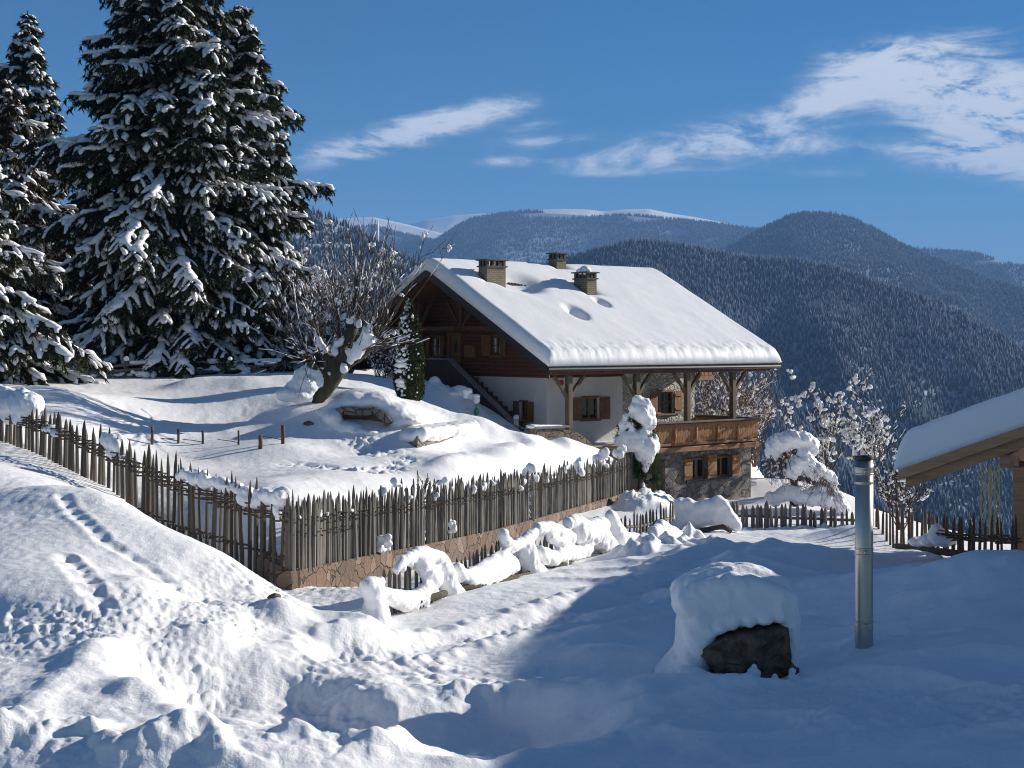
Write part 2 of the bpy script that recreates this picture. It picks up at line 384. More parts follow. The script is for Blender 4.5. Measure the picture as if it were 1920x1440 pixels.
M['rough_plaster'] = mat('rough_plaster', plaster_b((.76, .72, .64), 4.5, .2, 1.0))
M['stone_grey'] = mat('grey_stone', stone_b([(.17, .155, .14), (.24, .215, .19), (.26, .19, .155), (.14, .13, .12)], 2.6, (.115, .11, .105), .07))
M['stone_red'] = mat('red_stone', stone_b([(.165, .105, .075), (.22, .145, .105), (.13, .085, .062), (.26, .185, .14)], 2.6, (.07, .05, .038), .035, (1, 1, 1.1), .13))
M['stone_field'] = mat('field_stone', stone_b([(.20, .165, .125), (.28, .225, .165), (.15, .125, .1), (.25, .19, .15)], 3.3, (.07, .06, .05), .07))
M['brick'] = mat('brick', brick_b)
M['cement'] = mat('cement', plain_b((.10, .09, .075), .9, 0, 14, .5, .3))
M['parapet'] = mat('parapet', plain_b((.055, .038, .032), .9, 0, 20, .35, .3))
M['glass'] = mat('glass', glass_b)
M['curtain'] = mat('curtain', plain_b((.55, .54, .5), .9, 0, 20, .2))
M['steel'] = mat('steel', steel_b)
M['bark'] = mat('bark', wood_b((.03, .024, .017), (.07, .056, .04), (.12, .10, .075), 'Z', .95, 7, 1.0, .2))
M['bark_moss'] = mat('mossy_bark', wood_b((.03, .028, .015), (.065, .058, .03), (.11, .10, .06), 'Z', .95, 5, 1.0, .2))
M['twig'] = mat('twig', plain_b((.06, .043, .032), .85, 0, 6, .4))
M['twig_red'] = mat('red_twig', plain_b((.10, .055, .036), .85, 0, 6, .4))
M['needle'] = mat('spruce_needles', needle_b((.012, .020, .012), (.045, .058, .030)))
M['thuja'] = mat('thuja_scales', needle_b((.018, .028, .010), (.055, .07, .022)))
M['pine'] = mat('pine_needles', needle_b((.025, .045, .015), (.07, .10, .035)))
M['rock'] = mat('dark_rock', plain_b((.12, .082, .055), .9, 0, 5, .8, 1.0, .10))
M['red'] = mat('red_plastic', plain_b((.42, .03, .04), .4, 0, 8, .1, 0))
M['tarp'] = mat('blue_tarp', plain_b((.03, .08, .22), .5, 0, 6, .4, .3))
M['white'] = mat('white_paint', plain_b((.7, .7, .68), .5, 0, 8, .1, 0))
M['green'] = mat('green_paint', plain_b((.03, .22, .06), .5, 0, 8, .2, 0))
M['pylon'] = mat('galvanised_steel', plain_b((.12, .125, .06), .6, 0, 8, .2, 0))
M['gutter'] = mat('gutter_metal', plain_b((.04, .042, .045), .45, .6, 8, .2, 0))
M['larch'] = mat('larch_twigs', needle_b((.022, .018, .012), (.075, .052, .034)))
# ---------------------------------------------------------------- terrain
F0 = Vector((-4.15, 28.8, 0)); F1 = Vector((5.10, 60.0, 0)); F2 = Vector((-15.8, 43.05, 0))
def Yfront(px): return 1/(.034722-.00002735*(px-545))
def Yleft(px): return 1/(.025+.00001784*px)
LB = ([-100, 0, 67, 143, 213, 280, 347, 413, 480, 545], [790, 823, 850, 883, 918, 965, 1002, 1023, 1045, 1067])   # left fence: stake feet
LT = ([-100, 0, 78, 138, 193, 230, 290, 330, 370, 443, 493, 547], [700, 735, 763, 787, 797, 822, 837, 853, 870, 890, 905, 923])
FB = ([545, 662, 785, 906, 1028, 1205, 1300], [1068, 1043, 1019, 995, 962, 911, 884])                              # front fence
FT = ([545, 662, 727, 817, 906, 1028, 1130, 1205], [930, 921, 916, 907, 895, 879, 862, 843])
FW = ([545, 620, 700, 906, 1050, 1205], [1102, 1098, 1080, 1036, 1000, 950])                                       # foot of the wall
LO = [(-120, 800, 43.4), (0, 829, 39.6), (67, 856, 37.6), (143, 890, 35.8), (213, 930, 34.2), (280, 985, 33.2), (347, 1035, 31.8), (413, 1068, 30.4), (500, 1092, 29.0), (545, 1106, 28.5),
 (-150, 850, 36), (0, 868, 34.5), (110, 905, 32), (190, 945, 31), (300, 1035, 29.8), (400, 1080, 28.2), (480, 1105, 27.0),
 (-200, 880, 31), (0, 899, 29.8), (110, 916, 28.8), (213, 926, 28.2), (280, 966, 27.2), (347, 1003, 26.4), (413, 1032, 25.8), (480, 1058, 25.1), (530, 1092, 24.8),
 (0, 960, 26.4), (0, 1050, 23.0), (0, 1130, 20.9), (140, 1000, 24.6), (140, 960, 26.4), (140, 1090, 21.8), (20, 1000, 24.8), (280, 1050, 24.2), (280, 1110, 22), (430, 1100, 24.0), (-250, 1000, 27), (-250, 1150, 20.8),
 (0, 1185, 20.2), (300, 1172, 20.8), (440, 1140, 23.2), (600, 1115, 27.3), (560, 1135, 25.4), (250, 1215, 19.8), (100, 1300, 17.5), (300, 1330, 17.2), (0, 1380, 16.1), (480, 1400, 15.9),
 (-200, 1300, 17.5), (420, 1280, 19.3), (700, 1340, 18.2), (690, 1190, 23.6), (560, 1210, 22.4), (900, 1150, 26), (830, 1132, 26.7), (990, 1080, 30.4), (1120, 1045, 34), (1250, 1018, 37.5),
 (620, 1100, 30.6), (700, 1086, 32.8), (800, 1062, 36.1), (906, 1040, 40.2),
 (1050, 978, 47.2), (1200, 945, 58.6),
 (1440, 1035, 40), (1330, 1010, 43), (1500, 990, 46.5), (1600, 985, 47), (1408, 932, 65.3), (1500, 903, 69), (1600, 930, 62), (1250, 950, 59.5), (1350, 945, 61),
 (1680, 1030, 38), (1500, 1100, 29), (1400, 1090, 30.5), (1560, 1060, 33), (1815, 1063, 26), (1920, 1088, 25.4), (2000, 1110, 25), (1735, 1120, 25.7), (1650, 1195, 24),
 (1900, 1200, 21), (1720, 1330, 18), (1900, 1400, 16.2), (1390, 1300, 20), (1200, 1300, 20.4), (1000, 1300, 20.6), (1000, 1400, 17.4), (1300, 1420, 16.6), (800, 1430, 16.3),
 (1793, 1076, 33.4), (1890, 1083, 31.6), (1815, 1085, 31), (1700, 1078, 33), (1740, 1096, 31), (1650, 1090, 30), (1600, 1120, 27.5), (1760, 1095, 25.9), (1690, 1152, 25), (2100, 1090, 32), (1850, 1050, 40), (1850, 1066, 50), (1850, 1095, 70), (1700, 1008, 48), (1700, 1000, 62), (2200, 1100, 50), (2100, 1100, 70),
 (1500, 905, 80), (1700, 960, 80), (1300, 905, 80)]
LOW = [(-5, 8, -4.5), (0, 8, -4.6), (5, 8, -4.5), (-3, 12, -4.35), (4, 12, -4.5), (-10, 18, -3.9), (10, 15, -4.2), (-20, 25, -3.3), (-25, 40, -2.4), (-28, 55, -1.5), (16, 28, -4.3)]
GA = [(545, 1066, 28.8), (620, 1050, 31.0), (740, 1027, 34.1), (850, 1003, 37.8), (1000, 968, 44.9), (1100, 945, 51.3), (1205, 912, 60),
 (900, 872, 46), (740, 914, 38.3), (620, 930, 34.6), (500, 960, 32), (413, 1015, 31.6), (280, 950, 34), (143, 872, 37), (0, 812, 40.8), (-100, 775, 44),
 (400, 905, 38.5), (300, 845, 45), (520, 832, 46), (440, 800, 48.5), (100, 745, 46), (100, 716, 54), (300, 742, 52), (300, 712, 57), (500, 702, 59), (500, 742, 52), (600, 770, 50), (660, 712, 57),
 (770, 752, 55), (800, 813, 48.8), (840, 808, 50.3), (872, 803, 51.8), (790, 846, 46.3), (840, 843, 48.3), (660, 752, 50.2), (700, 751, 50.2), (735, 770, 49.8), (690, 803, 47.6), (640, 800, 47.8), (710, 722, 57), (850, 735, 61), (950, 802, 59.5), (1000, 838, 58.4), (1125, 852, 57.6), (680, 832, 47.5), (700, 880, 42.5), (870, 862, 46), (960, 852, 50), (1040, 862, 53),
 (300, 690, 66), (100, 690, 72), (600, 690, 75), (-150, 690, 60), (800, 700, 80), (1000, 700, 90), (1050, 820, 64), (1200, 850, 62)]
def rbf(pts, c=2.0):
    A = np.array(pts, float); n = len(A)
    def ker(X, Y):
        return np.sqrt((X[:, None]-A[None, :, 0])**2+(Y[:, None]-A[None, :, 1])**2+c*c)
    K = ker(A[:, 0], A[:, 1])+np.eye(n)*-.02
    T = np.hstack([np.ones((n, 1)), A[:, :2]])
    M_ = np.vstack([np.hstack([K, T]), np.hstack([T.T, np.zeros((3, 3))])])
    w = np.linalg.solve(M_, np.concatenate([A[:, 2], np.zeros(3)]))
    def f(X, Y):
        X = np.atleast_1d(np.asarray(X, float)); Y = np.atleast_1d(np.asarray(Y, float)); o = np.empty(len(X))
        for i in range(0, len(X), 60000):
            x = X[i:i+60000]; y = Y[i:i+60000]; o[i:i+60000] = ker(x, y)@w[:n]+w[n]+w[n+1]*x+w[n+2]*y
        return o
    return f
def p3(l): return [tuple(P(*q)) for q in l]
f_lo = rbf(p3(LO)+LOW); f_ga = rbf(p3(GA))
def side(a, b, X, Y):                         # signed distance, positive to the left of a->b
    d = (b-a); L = math.hypot(d.x, d.y); return ((Y-a.y)*d.x-(X-a.x)*d.y)/L
def garden_d(X, Y): return np.minimum(side(F0, F1, X, Y), -side(F0, F2, X, Y))
def z_base(X, Y):
    X = np.atleast_1d(np.asarray(X, float)); Y = np.atleast_1d(np.asarray(Y, float))
    Yc = np.minimum(Y, 82); Xc = X*Yc/Y
    lo = f_lo(Xc, Yc); ga = f_ga(Xc, Yc); d = garden_d(X, Y)
    t = sstep(.0, .26, d); z = lo*(1-t)+ga*t
    st = np.where(X/Y < -.10, 105., 74.)
    st = 74+31*sstep(-.06, -.16, X/Y)
    k = np.maximum(Y-st, 0)
    z = z-k*k/(k+45)*.5
    return np.maximum(z, -330+0*z)
def z_at(x, y): return float(z_base([x], [y])[0])
def ground(px, py, Y0=14, Y1=75):               # where the line of sight through a photo pixel meets the ground
    Ys = np.linspace(Y0, Y1, 1200); zz = z_base((px-CX)/F*Ys, Ys)-(HY-py)/F*Ys
    i = np.argmax(zz > 0); Y = Ys[i]
    return Vector(((px-CX)/F*Y, Y, (HY-py)/F*Y))
def gl(pts, **k): return [ground(a, b, **k) for a, b in pts]
def polyd(X, Y, pts):
    best = np.full(X.shape, 1e9); tpar = np.zeros(X.shape)
    acc = 0
    for a, b in zip(pts[:-1], pts[1:]):
        dx, dy = b[0]-a[0], b[1]-a[1]; L2 = dx*dx+dy*dy+1e-9
        t = np.clip(((X-a[0])*dx+(Y-a[1])*dy)/L2, 0, 1)
        d = np.hypot(X-a[0]-t*dx, Y-a[1]-t*dy); m = d < best
        best = np.where(m, d, best); tpar = np.where(m, acc+t*math.sqrt(L2), tpar); acc += math.sqrt(L2)
    return best, tpar
def build_ground():
    U = np.linspace(-.50, .52, 760)
    Yn = np.concatenate([np.geomspace(6, 12.5, 40)[:-1], np.geomspace(12.5, 48, 620)[:-1], np.geomspace(48, 110, 190)[:-1], np.geomspace(110, 20000, 60)])
    UU, YY = np.meshgrid(U, Yn); X = (UU*YY).ravel(); Y = YY.ravel()
    z = z_base(X, Y)
    d = garden_d(X, Y); ins = sstep(0, .6, d); out = sstep(0, .6, -d)
    near = sstep(100, 60, Y)
    # gentle wind-laid undulation
    z += near*(.045*fbm(X*.55, Y*.40, 3, 3)*(1-.5*sstep(-.06, -.2, X/Y))+.022*fbm(X*2.1, Y*1.7, 9, 3)*sstep(-.4, .6, perlin(X*.3, Y*.3, 5)))
    z += near*.006*fbm(X*7, Y*6, 21, 2)
    def chunks(mask, s, a, seed):
        b = np.abs(fbm(X*s*1.5, Y*s*1.5, seed, 4, .6)); c = np.maximum(fbm(X*s*.7, Y*s*.7, seed+5, 3), 0); g = sstep(-.5, .5, perlin(X*.8, Y*.8, seed+3))
        return mask*a*(.55+.45*g)*(.75*b+.7*c-.4)
    # trodden path along the foot of the slope
    path = gl([(-150, 1190), (0, 1180), (180, 1175), (350, 1150), (480, 1130), (600, 1105), (680, 1085)])
    dp, tp = polyd(X, Y, path); m = sstep(1.3, .4, dp+.5*perlin(X*.7, Y*.7, 4))
    z += -.07*m+chunks(m, 3.0, .05, 31)+m*.012*fbm(X*9, Y*9, 33, 2)
    path2 = gl([(420, 1155), (380, 1200), (345, 1240)])
    dp, tp = polyd(X, Y, path2); m = sstep(1.0, .4, dp); z += -.12*m+chunks(m, 3.5, .07, 37)
    # the dug lane that curves to the lower right
    lane = gl([(400, 1215), (450, 1275), (560, 1320), (690, 1350), (800, 1362), (930, 1352)])
    dl, tl = polyd(X, Y, lane)
    m = sstep(1.75, .45, dl+.30*perlin(X*.9, Y*.9, 8))*sstep(0, 1.2, tl)*sstep(10.5, 5.0, tl)
    z += -.46*m
    rim = .7*np.exp(-((dl-1.7)/.4)**2)*sstep(.3, 1.5, tl); z += .10*rim*(1+.8*perlin(X*2.5, Y*2.5, 12))
    # bank between the lane and the path
    bk = gl([(400, 1180), (470, 1172), (560, 1180), (640, 1195)]); db, _ = polyd(X, Y, bk); z += .36*np.exp(-(db/.8)**2)*(1+.4*perlin(X*1.1, Y*1.1, 14))
    # the rubble right of the lane
    rb = gl([(600, 1300), (700, 1255), (800, 1270), (900, 1300)]); db, _ = polyd(X, Y, rb); m = sstep(1.6, .3, db); z += m*.08+chunks(m, 1.4, .09, 41)
    # ploughed ridge along the bottom edge
    rd = gl([(-200, 1385), (60, 1392), (250, 1405), (420, 1405), (560, 1412), (700, 1395), (850, 1392)], Y0=11); db, _ = polyd(X, Y, rd)
    m = sstep(.95, .1, db); z += m*.10+m*.25*np.maximum(fbm(X*1.2, Y*1.1, 51, 3, .40)+.12, 0)+m*.03*np.abs(fbm(X*4, Y*4, 53, 3))
    fr = sstep(15.6, 14.2, Y); z += -fr*.25+fr*.06*fbm(X*2, Y*2, 61, 3)
    # track running up beside the low buried fence
    tr = gl([(640, 1245), (800, 1215), (960, 1178), (1100, 1140), (1240, 1105), (1310, 1068), (1400, 1030)]); dt, tt = polyd(X, Y, tr)
    m = sstep(.55, .15, dt+.15*perlin(X*1.5, Y*1.5, 71)); z += -.11*m+chunks(m, 4, .06, 73)
    z += .06*np.exp(-((dt-.7)/.2)**2)*(1+perlin(X*4, Y*4, 75))
    tr = gl([(1240, 1130), (1100, 1180), (1000, 1215), (860, 1250)]); dt, tt = polyd(X, Y, tr); m = sstep(.7, .1, dt); z += -.06*m
    # soft drifts in the shade on the right
    for (a, b, rr, hh) in ((1130, 1215, 1.0, .14), (1160, 1260, .9, .12), (1250, 1330, 1.0, .10), (1560, 1240, 1.1, .12), (1100, 1320, 1.2, .12), (1480, 1050, 2.0, .16), (1620, 1010, 1.2, .22), (1370, 1080, 1.3, .14), (1560, 1120, 1.4, .12), (1390, 1335, 1.5, .07), (1330, 1310, .8, .10), (1000, 1230, 1.2, .09), (1080, 1270, 1.0, .08), (1750, 1250, 1.5, .1)):
        g = ground(a, b); z += 1.7*hh*np.exp(-(((X-g.x)/rr)**2+((Y-g.y)/(rr*.8))**2))
    rk = gl([(1500, 1330), (1640, 1350), (1800, 1345), (1950, 1330)]); db, _ = polyd(X, Y, rk); m = sstep(1.6, .1, db); z += chunks(m, 1.3, .13, 79)+.02*m
    sm_ = sstep(-.02, .10, X/Y)*sstep(15, 17, Y)*sstep(38, 32, Y); rg_ = 1-np.abs(perlin(X*.30+3, Y*.62, 111)); z += sm_*(.13*rg_**4+.03*fbm(X*1.3, Y*1.6, 113, 2))
    tl2 = [P(px, HY, 1/(1/25.2+(1/37.0-1/25.2)*(px-690)/460)) for px in (765, 830, 900, 990, 1060, 1140)]; db, _ = polyd(X, Y, tl2); z += -.20*np.exp(-(db/.38)**2)*(.7+.5*perlin(X*1.2, Y*1.2, 121))
    g = P(1425, HY, 19.75); z += -.13*np.exp(-(((X-g.x)/.75)**2+((Y-g.y)/.45)**2))
    # animal tracks on the left slope
    for pts, w, dep, per in (([(118, 930), (140, 965), (195, 1015), (245, 1045), (290, 1075), (332, 1110)], .10, .055, .45), ([(120, 1045), (150, 1080), (170, 1110), (205, 1150)], .13, .075, .5), ([(130, 1045), (160, 1070), (180, 1100), (205, 1135)], .09, .055, .4), ([(430, 1050), (470, 1090)], .05, .025, .3)):
        g = gl(pts); dt, tt = polyd(X, Y, g); wob = .6+.4*np.sin(tt*2*math.pi/per)
        z += -dep*np.exp(-((dt+.05*perlin(X*6, Y*6, 83))/w)**2)*wob+.012*np.exp(-((dt-w*1.7)/(w*.7))**2)
    g = ground(262, 1100); z += .12*np.exp(-(((X-g.x)/.5)**2+((Y-g.y)/.6)**2))-.06*np.exp(-(((X-g.x+.55)/.3)**2+((Y-g.y)/.4)**2))
    # lumps where the slope meets the path
    lp = gl([(20, 1165), (150, 1160), (270, 1130), (400, 1115), (500, 1100)]); db, _ = polyd(X, Y, lp); m = sstep(.9, .1, db); z += chunks(m*sstep(-.3, .5, perlin(X*.5, Y*.5, 88)), 2.0, .10, 87)+.03*m
    for (a, b) in ((150, 1235), (180, 1225), (205, 1215), (160, 1262), (60, 1330), (110, 1280), (250, 1300), (330, 1300)):
        g = ground(a, b); z += .09*np.exp(-(((X-g.x)/.28)**2+((Y-g.y)/.5)**2))
    # garden: terrace edges, beds and hollows
    tl_ = gl([(120, 742), (300, 742), (420, 745), (560, 742)], Y0=42, Y1=64); db, _ = polyd(X, Y, tl_); z += ins*(.08*np.exp(-((db)/.9)**2))
    for (a, b, rx, ry, h) in ((395, 722, 1.0, 1.4, .45), (460, 722, .9, 1.2, .40), (345, 728, .7, 1.0, .3), (545, 715, 1.2, 1.2, .35), (550, 782, 1.05, 1.1, .62), (700, 745, 1.8, 1.6, .5), (845, 745, 1.2, 1.0, .45), (800, 765, .8, .8, .3),
                             (470, 850, 1.1, .9, .14), (520, 845, 1.0, .8, .15), (420, 855, .9, .8, .12), (575, 848, .9, .8, .12), (900, 800, 1.0, 1.0, .55), (925, 815, .8, .8, .3), (60, 740, 1.6, 1.2, .35)):
        g = ground(a, b, Y0=42, Y1=66); z += ins*.55*h*np.exp(-(((X-g.x)/rx)**2+((Y-g.y)/ry)**2))
    st = gl([(560, 870), (650, 880), (720, 880), (760, 860)], Y0=36, Y1=60); db, _ = polyd(X, Y, st); m = sstep(.7, .1, db)*ins; z += chunks(m, 2.2, .20, 91)-.05*m
    st = gl([(650, 800), (690, 830), (720, 850)], Y0=40, Y1=60); db, _ = polyd(X, Y, st); m = sstep(1.2, .2, db)*ins; z += chunks(m, 2.4, .16, 93)
    st = gl([(860, 745), (900, 765), (930, 800)], Y0=40, Y1=64); db, _ = polyd(X, Y, st); m = sstep(1.5, .2, db)*ins; z += chunks(m, 2.0, .30, 95)
    for (pts, w, h) in (([(830, 905), (960, 858), (1080, 858)], .5, .16), ([(800, 890), (900, 862), (1000, 850)], .4, .12), ([(930, 880), (1040, 850), (1120, 850)], .45, .15), ([(980, 832), (1060, 842), (1130, 850)], .5, .28)):
        g = gl(pts, Y0=40, Y1=63); db, _ = polyd(X, Y, g); z += ins*h*np.exp(-(db/w)**2)*(1+.6*perlin(X*.8, Y*.8, 97))
    # shovelled heaps in front of the stone basement
    hp = gl([(1180, 950), (1230, 945), (1215, 960)], Y0=48, Y1=63); db, _ = polyd(X, Y, hp); m = sstep(1.4, .2, db)*out; z += m*.45+chunks(m, 1.6, .35, 99)
    hp = gl([(1210, 1040), (1270, 1022), (1320, 1025)], Y0=30, Y1=50); db, _ = polyd(X, Y, hp); m = sstep(.95, .2, db)*out; z += m*.12+m*.45*np.maximum(fbm(X*1.5, Y*1.0, 101, 3)+.1, 0)
    hp = gl([(1380, 990), (1480, 988), (1590, 985)], Y0=40, Y1=50); db, _ = polyd(X, Y, hp); m = sstep(1.0, .2, db)*out; z += chunks(m, 2.0, .22, 103)
    n, k = YY.shape
    idx = np.arange(n*k).reshape(n, k)
    Fc = np.stack([idx[:-1, :-1].ravel(), idx[:-1, 1:].ravel(), idx[1:, 1:].ravel(), idx[1:, :-1].ravel()], 1)
    o = np_mesh('ground', np.stack([X, Y, z], 1), Fc, M['snow_ground'], None, True)
    tag(o, kind='structure')
    return o
GROUND = build_ground()
from mathutils.bvhtree import BVHTree
def _gz():
    me = GROUND.data; n = len(me.vertices); co = np.empty(n*3, np.float32); me.vertices.foreach_get('co', co)
    return co.reshape(-1, 3)
_GV = _gz()
def gz(x, y):                                   # height of the finished snow surface
    r = GROUND.ray_cast(Vector((x, y, 50)), Vector((0, 0, -1)))
    return r[1].z if r[0] else z_at(x, y)
def sight(px, py):                              # finished ground seen at a photo pixel
    d = Vector(((px-CX)/F, 1, (HY-py)/F)); r = GROUND.ray_cast(d*7, d.normalized()); return r[1]
# ---------------------------------------------------------------- hills with their forests
def cone_forest(name, pos, h, r, matl, sides=5, parent=None):
    n = len(pos); V = np.zeros((n, sides*2+1, 3)); ang0 = RNG.uniform(0, 6.28, n)
    for j in range(sides):
        a = ang0+2*np.pi*j/sides; rr = r*RNG.uniform(.75, 1.2, n)
        V[:, j, 0] = pos[:, 0]+np.cos(a)*rr; V[:, j, 1] = pos[:, 1]+np.sin(a)*rr; V[:, j, 2] = pos[:, 2]+h*.06
        rr = r*.62*RNG.uniform(.7, 1.2, n)
        V[:, sides+j, 0] = pos[:, 0]+np.cos(a+.5)*rr; V[:, sides+j, 1] = pos[:, 1]+np.sin(a+.5)*rr; V[:, sides+j, 2] = pos[:, 2]+h*.45
    V[:, 2*sides, 0] = pos[:, 0]+RNG.normal(0, .02, n)*h; V[:, 2*sides, 1] = pos[:, 1]; V[:, 2*sides, 2] = pos[:, 2]+h
    o = (np.arange(n)*(2*sides+1))[:, None]; q = []; t = []
    for j in range(sides):
        k = (j+1) % sides
        t.append(np.concatenate([o+j, o+k, o+sides+j], 1)); t.append(np.concatenate([o+k, o+sides+k, o+sides+j], 1)); t.append(np.concatenate([o+sides+j, o+sides+k, o+2*sides], 1))
    T = np.stack(t, 1).reshape(-1, 3)
    return np_mesh(name, V.reshape(-1, 3), T, matl, parent)
M['hill_near'] = mat('hill_forest_floor', frost_b((.016, .023, .030), (.34, .38, .44), .62, 1.05, .45, .02, .7))
M['hill_far'] = mat('hill_far_forest', frost_b((.016, .023, .031), (.27, .31, .37), .62, 1.10, .35, .008, .8))
M['hill_snow'] = mat('alp_snow', plain_b((.86, .87, .89), .6, 0, .004, .03, 0))
M['tree_near'] = mat('frosted_spruce', frost_b((.011, .017, .022), (.33, .37, .43), .58, 1.15, .42, .05, .45))
M['tree_far'] = mat('far_frosted_spruce', frost_b((.010, .016, .021), (.22, .26, .31), .62, 1.2, .4, .03, .45))
def hill(name, ridge, depth, drop, seed, nx=260, ny=90, rough=1.0, matl='hill_near', snowtop=None, back=.5, prof=1.0):
    """ridge: (px, py, distance) along the crest; the flank falls towards the valley in front of it"""
    rg = np.array([tuple(P(*q)) for q in ridge]); s = np.concatenate([[0], np.cumsum(np.hypot(np.diff(rg[:, 0]), np.diff(rg[:, 1])))])
    # smooth parametrisation
    tt = np.linspace(0, s[-1], nx); cr = np.stack([np.interp(tt, s, rg[:, i]) for i in range(3)], 1)
    ker = np.hanning(9); ker /= ker.sum()
    for i in range(3): cr[:, i] = np.convolve(np.pad(cr[:, i], 4, 'edge'), ker, 'valid')
    k = np.linspace(-back, 1, ny); V = np.zeros((ny, nx, 3))
    for i, kk in enumerate(k):
        dist = kk*depth; dirx = cr[:, 0]/cr[:, 1]
        y = cr[:, 1]-dist; x = cr[:, 0]-dist*dirx*.55
        fall = drop*(np.abs(kk)**prof) if kk >= 0 else drop*.9*np.abs(kk)**1.2
        amp = rough*drop*.16*sstep(0, .3, abs(kk))
        g = fbm(tt/depth*3.2+.35*np.sin(kk*4), np.full(nx, kk*.9+seed), seed, 4, .55)
        rid = -np.abs(fbm(tt/depth*2.0+seed, np.full(nx, kk*.5), seed+9, 3))
        z = cr[:, 2]-fall+amp*(g+.9*rid)
        V[i, :, 0] = x; V[i, :, 1] = y; V[i, :, 2] = np.maximum(z, -420)
    idx = np.arange(ny*nx).reshape(ny, nx)
    Fc = np.stack([idx[:-1, :-1].ravel(), idx[1:, :-1].ravel(), idx[1:, 1:].ravel(), idx[:-1, 1:].ravel()], 1)
    mats = [M[matl]]; mi = None
    o = np_mesh(name, V.reshape(-1, 3), Fc, mats, None, True); tag(o, kind='structure')
    return o, V, k
def scatter(V, k, n, kmin=-.04, kmax=1, clear=None, pw=1.0):
    ny, nx, _ = V.shape; j0 = np.searchsorted(k, kmin)
    a = RNG.uniform(0, 1, n)**pw*(ny-2-j0)+j0; b = RNG.uniform(0, nx-2, n)
    i = a.astype(int); j = b.astype(int); fa = (a-i)[:, None]; fb = (b-j)[:, None]
    p = (V[i, j]*(1-fa)+V[i+1, j]*fa)*(1-fb)+(V[i, j+1]*(1-fa)+V[i+1, j+1]*fa)*fb
    if clear is not None:
        px = CX+F*p[:, 0]/p[:, 1]; py = HY-F*p[:, 2]/p[:, 1]; p = p[~clear(px, py, p)]
    return p
def forest(name, p, h0, h1, matl, label, slim=.17):
    h = RNG.uniform(h0, h1, len(p)); o = cone_forest(name, p, h, h*slim*RNG.uniform(.8, 1.2, len(p)), M[matl])
    tag(o, label, 'forest', kind='stuff'); return o
# far snow tops
hill('hill', [(560, 418, 12500), (640, 409, 12500), (700, 407, 12500), (760, 420, 12300), (830, 438, 12000), (900, 446, 12000)], 2600, 620, 2, 120, 40, .35, 'hill_snow')
hill('hill', [(740, 430, 15000), (800, 412, 15000), (850, 404, 15000), (905, 400, 15000), (960, 404, 15000), (1060, 410, 15000)], 2600, 620, 5, 120, 40, .35, 'hill_snow')
hill('hill', [(930, 404, 9800), (985, 394, 9800), (1050, 391, 9800), (1100, 392, 9800), (1130, 396, 9800), (1170, 392, 9800), (1215, 391, 9800), (1260, 400, 9800), (1300, 406, 9800), (1400, 425, 9800)], 1200, 200, 7, 140, 30, .2, 'hill_snow')
# main range
o, V, k = hill('hill', [(560, 430, 8600), (640, 428, 8600), (700, 424, 8600), (760, 440, 8400), (815, 452, 8200), (850, 428, 8200), (880, 412, 8200), (930, 402, 8200), (985, 396, 8200), (1050, 400, 8200), (1110, 404, 8200), (1180, 403, 8200), (1270, 412, 8200), (1340, 420, 8000), (1430, 432, 7800), (1520, 450, 7600), (1640, 480, 7600)], 4600, 1150, 11, 420, 110, 1.0, 'hill_far')
def clear_d(px, py, p):
    n = perlin(p[:, 0]*.004, p[:, 1]*.004, 5)
    return ((n > .52))|((np.hypot((px-1270)/22, (py-437)/8) < 1))|((np.hypot((px-1060)/90, (py-404)/5) < 1))
forest('forest', scatter(V, k, 60000, -.05, .75, clear_d, 1.5), 12, 24, 'tree_far', 'frosted conifer forest covering the broad main range beyond the valley', .2)
# far right ridge
o, V, k = hill('hill', [(1600, 470, 7800), (1715, 468, 7800), (1760, 470, 7800), (1830, 476, 7600), (1880, 492, 7400), (1925, 502, 7400), (2050, 515, 7400), (2200, 530, 7200)], 3200, 800, 13, 200, 70, .8, 'hill_far')
forest('forest', scatter(V, k, 20000, -.05, .8, lambda px, py, p: (np.hypot((px-1860)/40, (py-492)/5) < 1), 1.4), 12, 22, 'tree_far', 'thin frosted forest on the farthest ridge at the edge of the view', .2)
# the rounded peak
o, V, k = hill('hill', [(1250, 500, 5600), (1340, 478, 5600), (1380, 460, 5600), (1430, 430, 5600), (1475, 408, 5600), (1510, 401, 5600), (1560, 403, 5600), (1600, 412, 5600), (1650, 437, 5500), (1700, 465, 5400), (1760, 490, 5200), (1850, 525, 5000), (1960, 560, 4800), (2100, 590, 4800)], 3300, 900, 17, 300, 100, 1.0, 'hill_far')
forest('forest', scatter(V, k, 42000, -.05, .8, lambda px, py, p: (np.hypot((px-1390)/24, (py-482)/7) < 1), 1.4), 11, 20, 'tree_far', 'frosted forest on the rounded peak beyond the roof', .2)
# long near slope
o, V, k = hill('hill', [(900, 545, 2950), (1000, 505, 2950), (1060, 490, 2950), (1130, 470, 2950), (1180, 458, 2950), (1240, 458, 2950), (1300, 468, 2900), (1400, 488, 2850), (1480, 492, 2800), (1560, 505, 2750), (1640, 535, 2700), (1720, 560, 2650), (1800, 590, 2600), (1900, 650, 2500), (2050, 700, 2400), (2250, 760, 2300)], 1750, 520, 23, 360, 120, 1.15, 'hill_near', prof=.95)
def clear_g(px, py, p):
    n = fbm(p[:, 0]*.006, p[:, 1]*.006, 15, 3)
    return (n > .95)|((np.hypot((px-1700)/75, (py-725)/55) < .8+.5*n) & (RNG.uniform(size=len(px)) < .25))
forest('forest', scatter(V, k, 62000, -.03, .95, clear_g, 1.1), 8, 18, 'tree_near', 'dark frosted spruce forest on the long slope behind the house', .17)
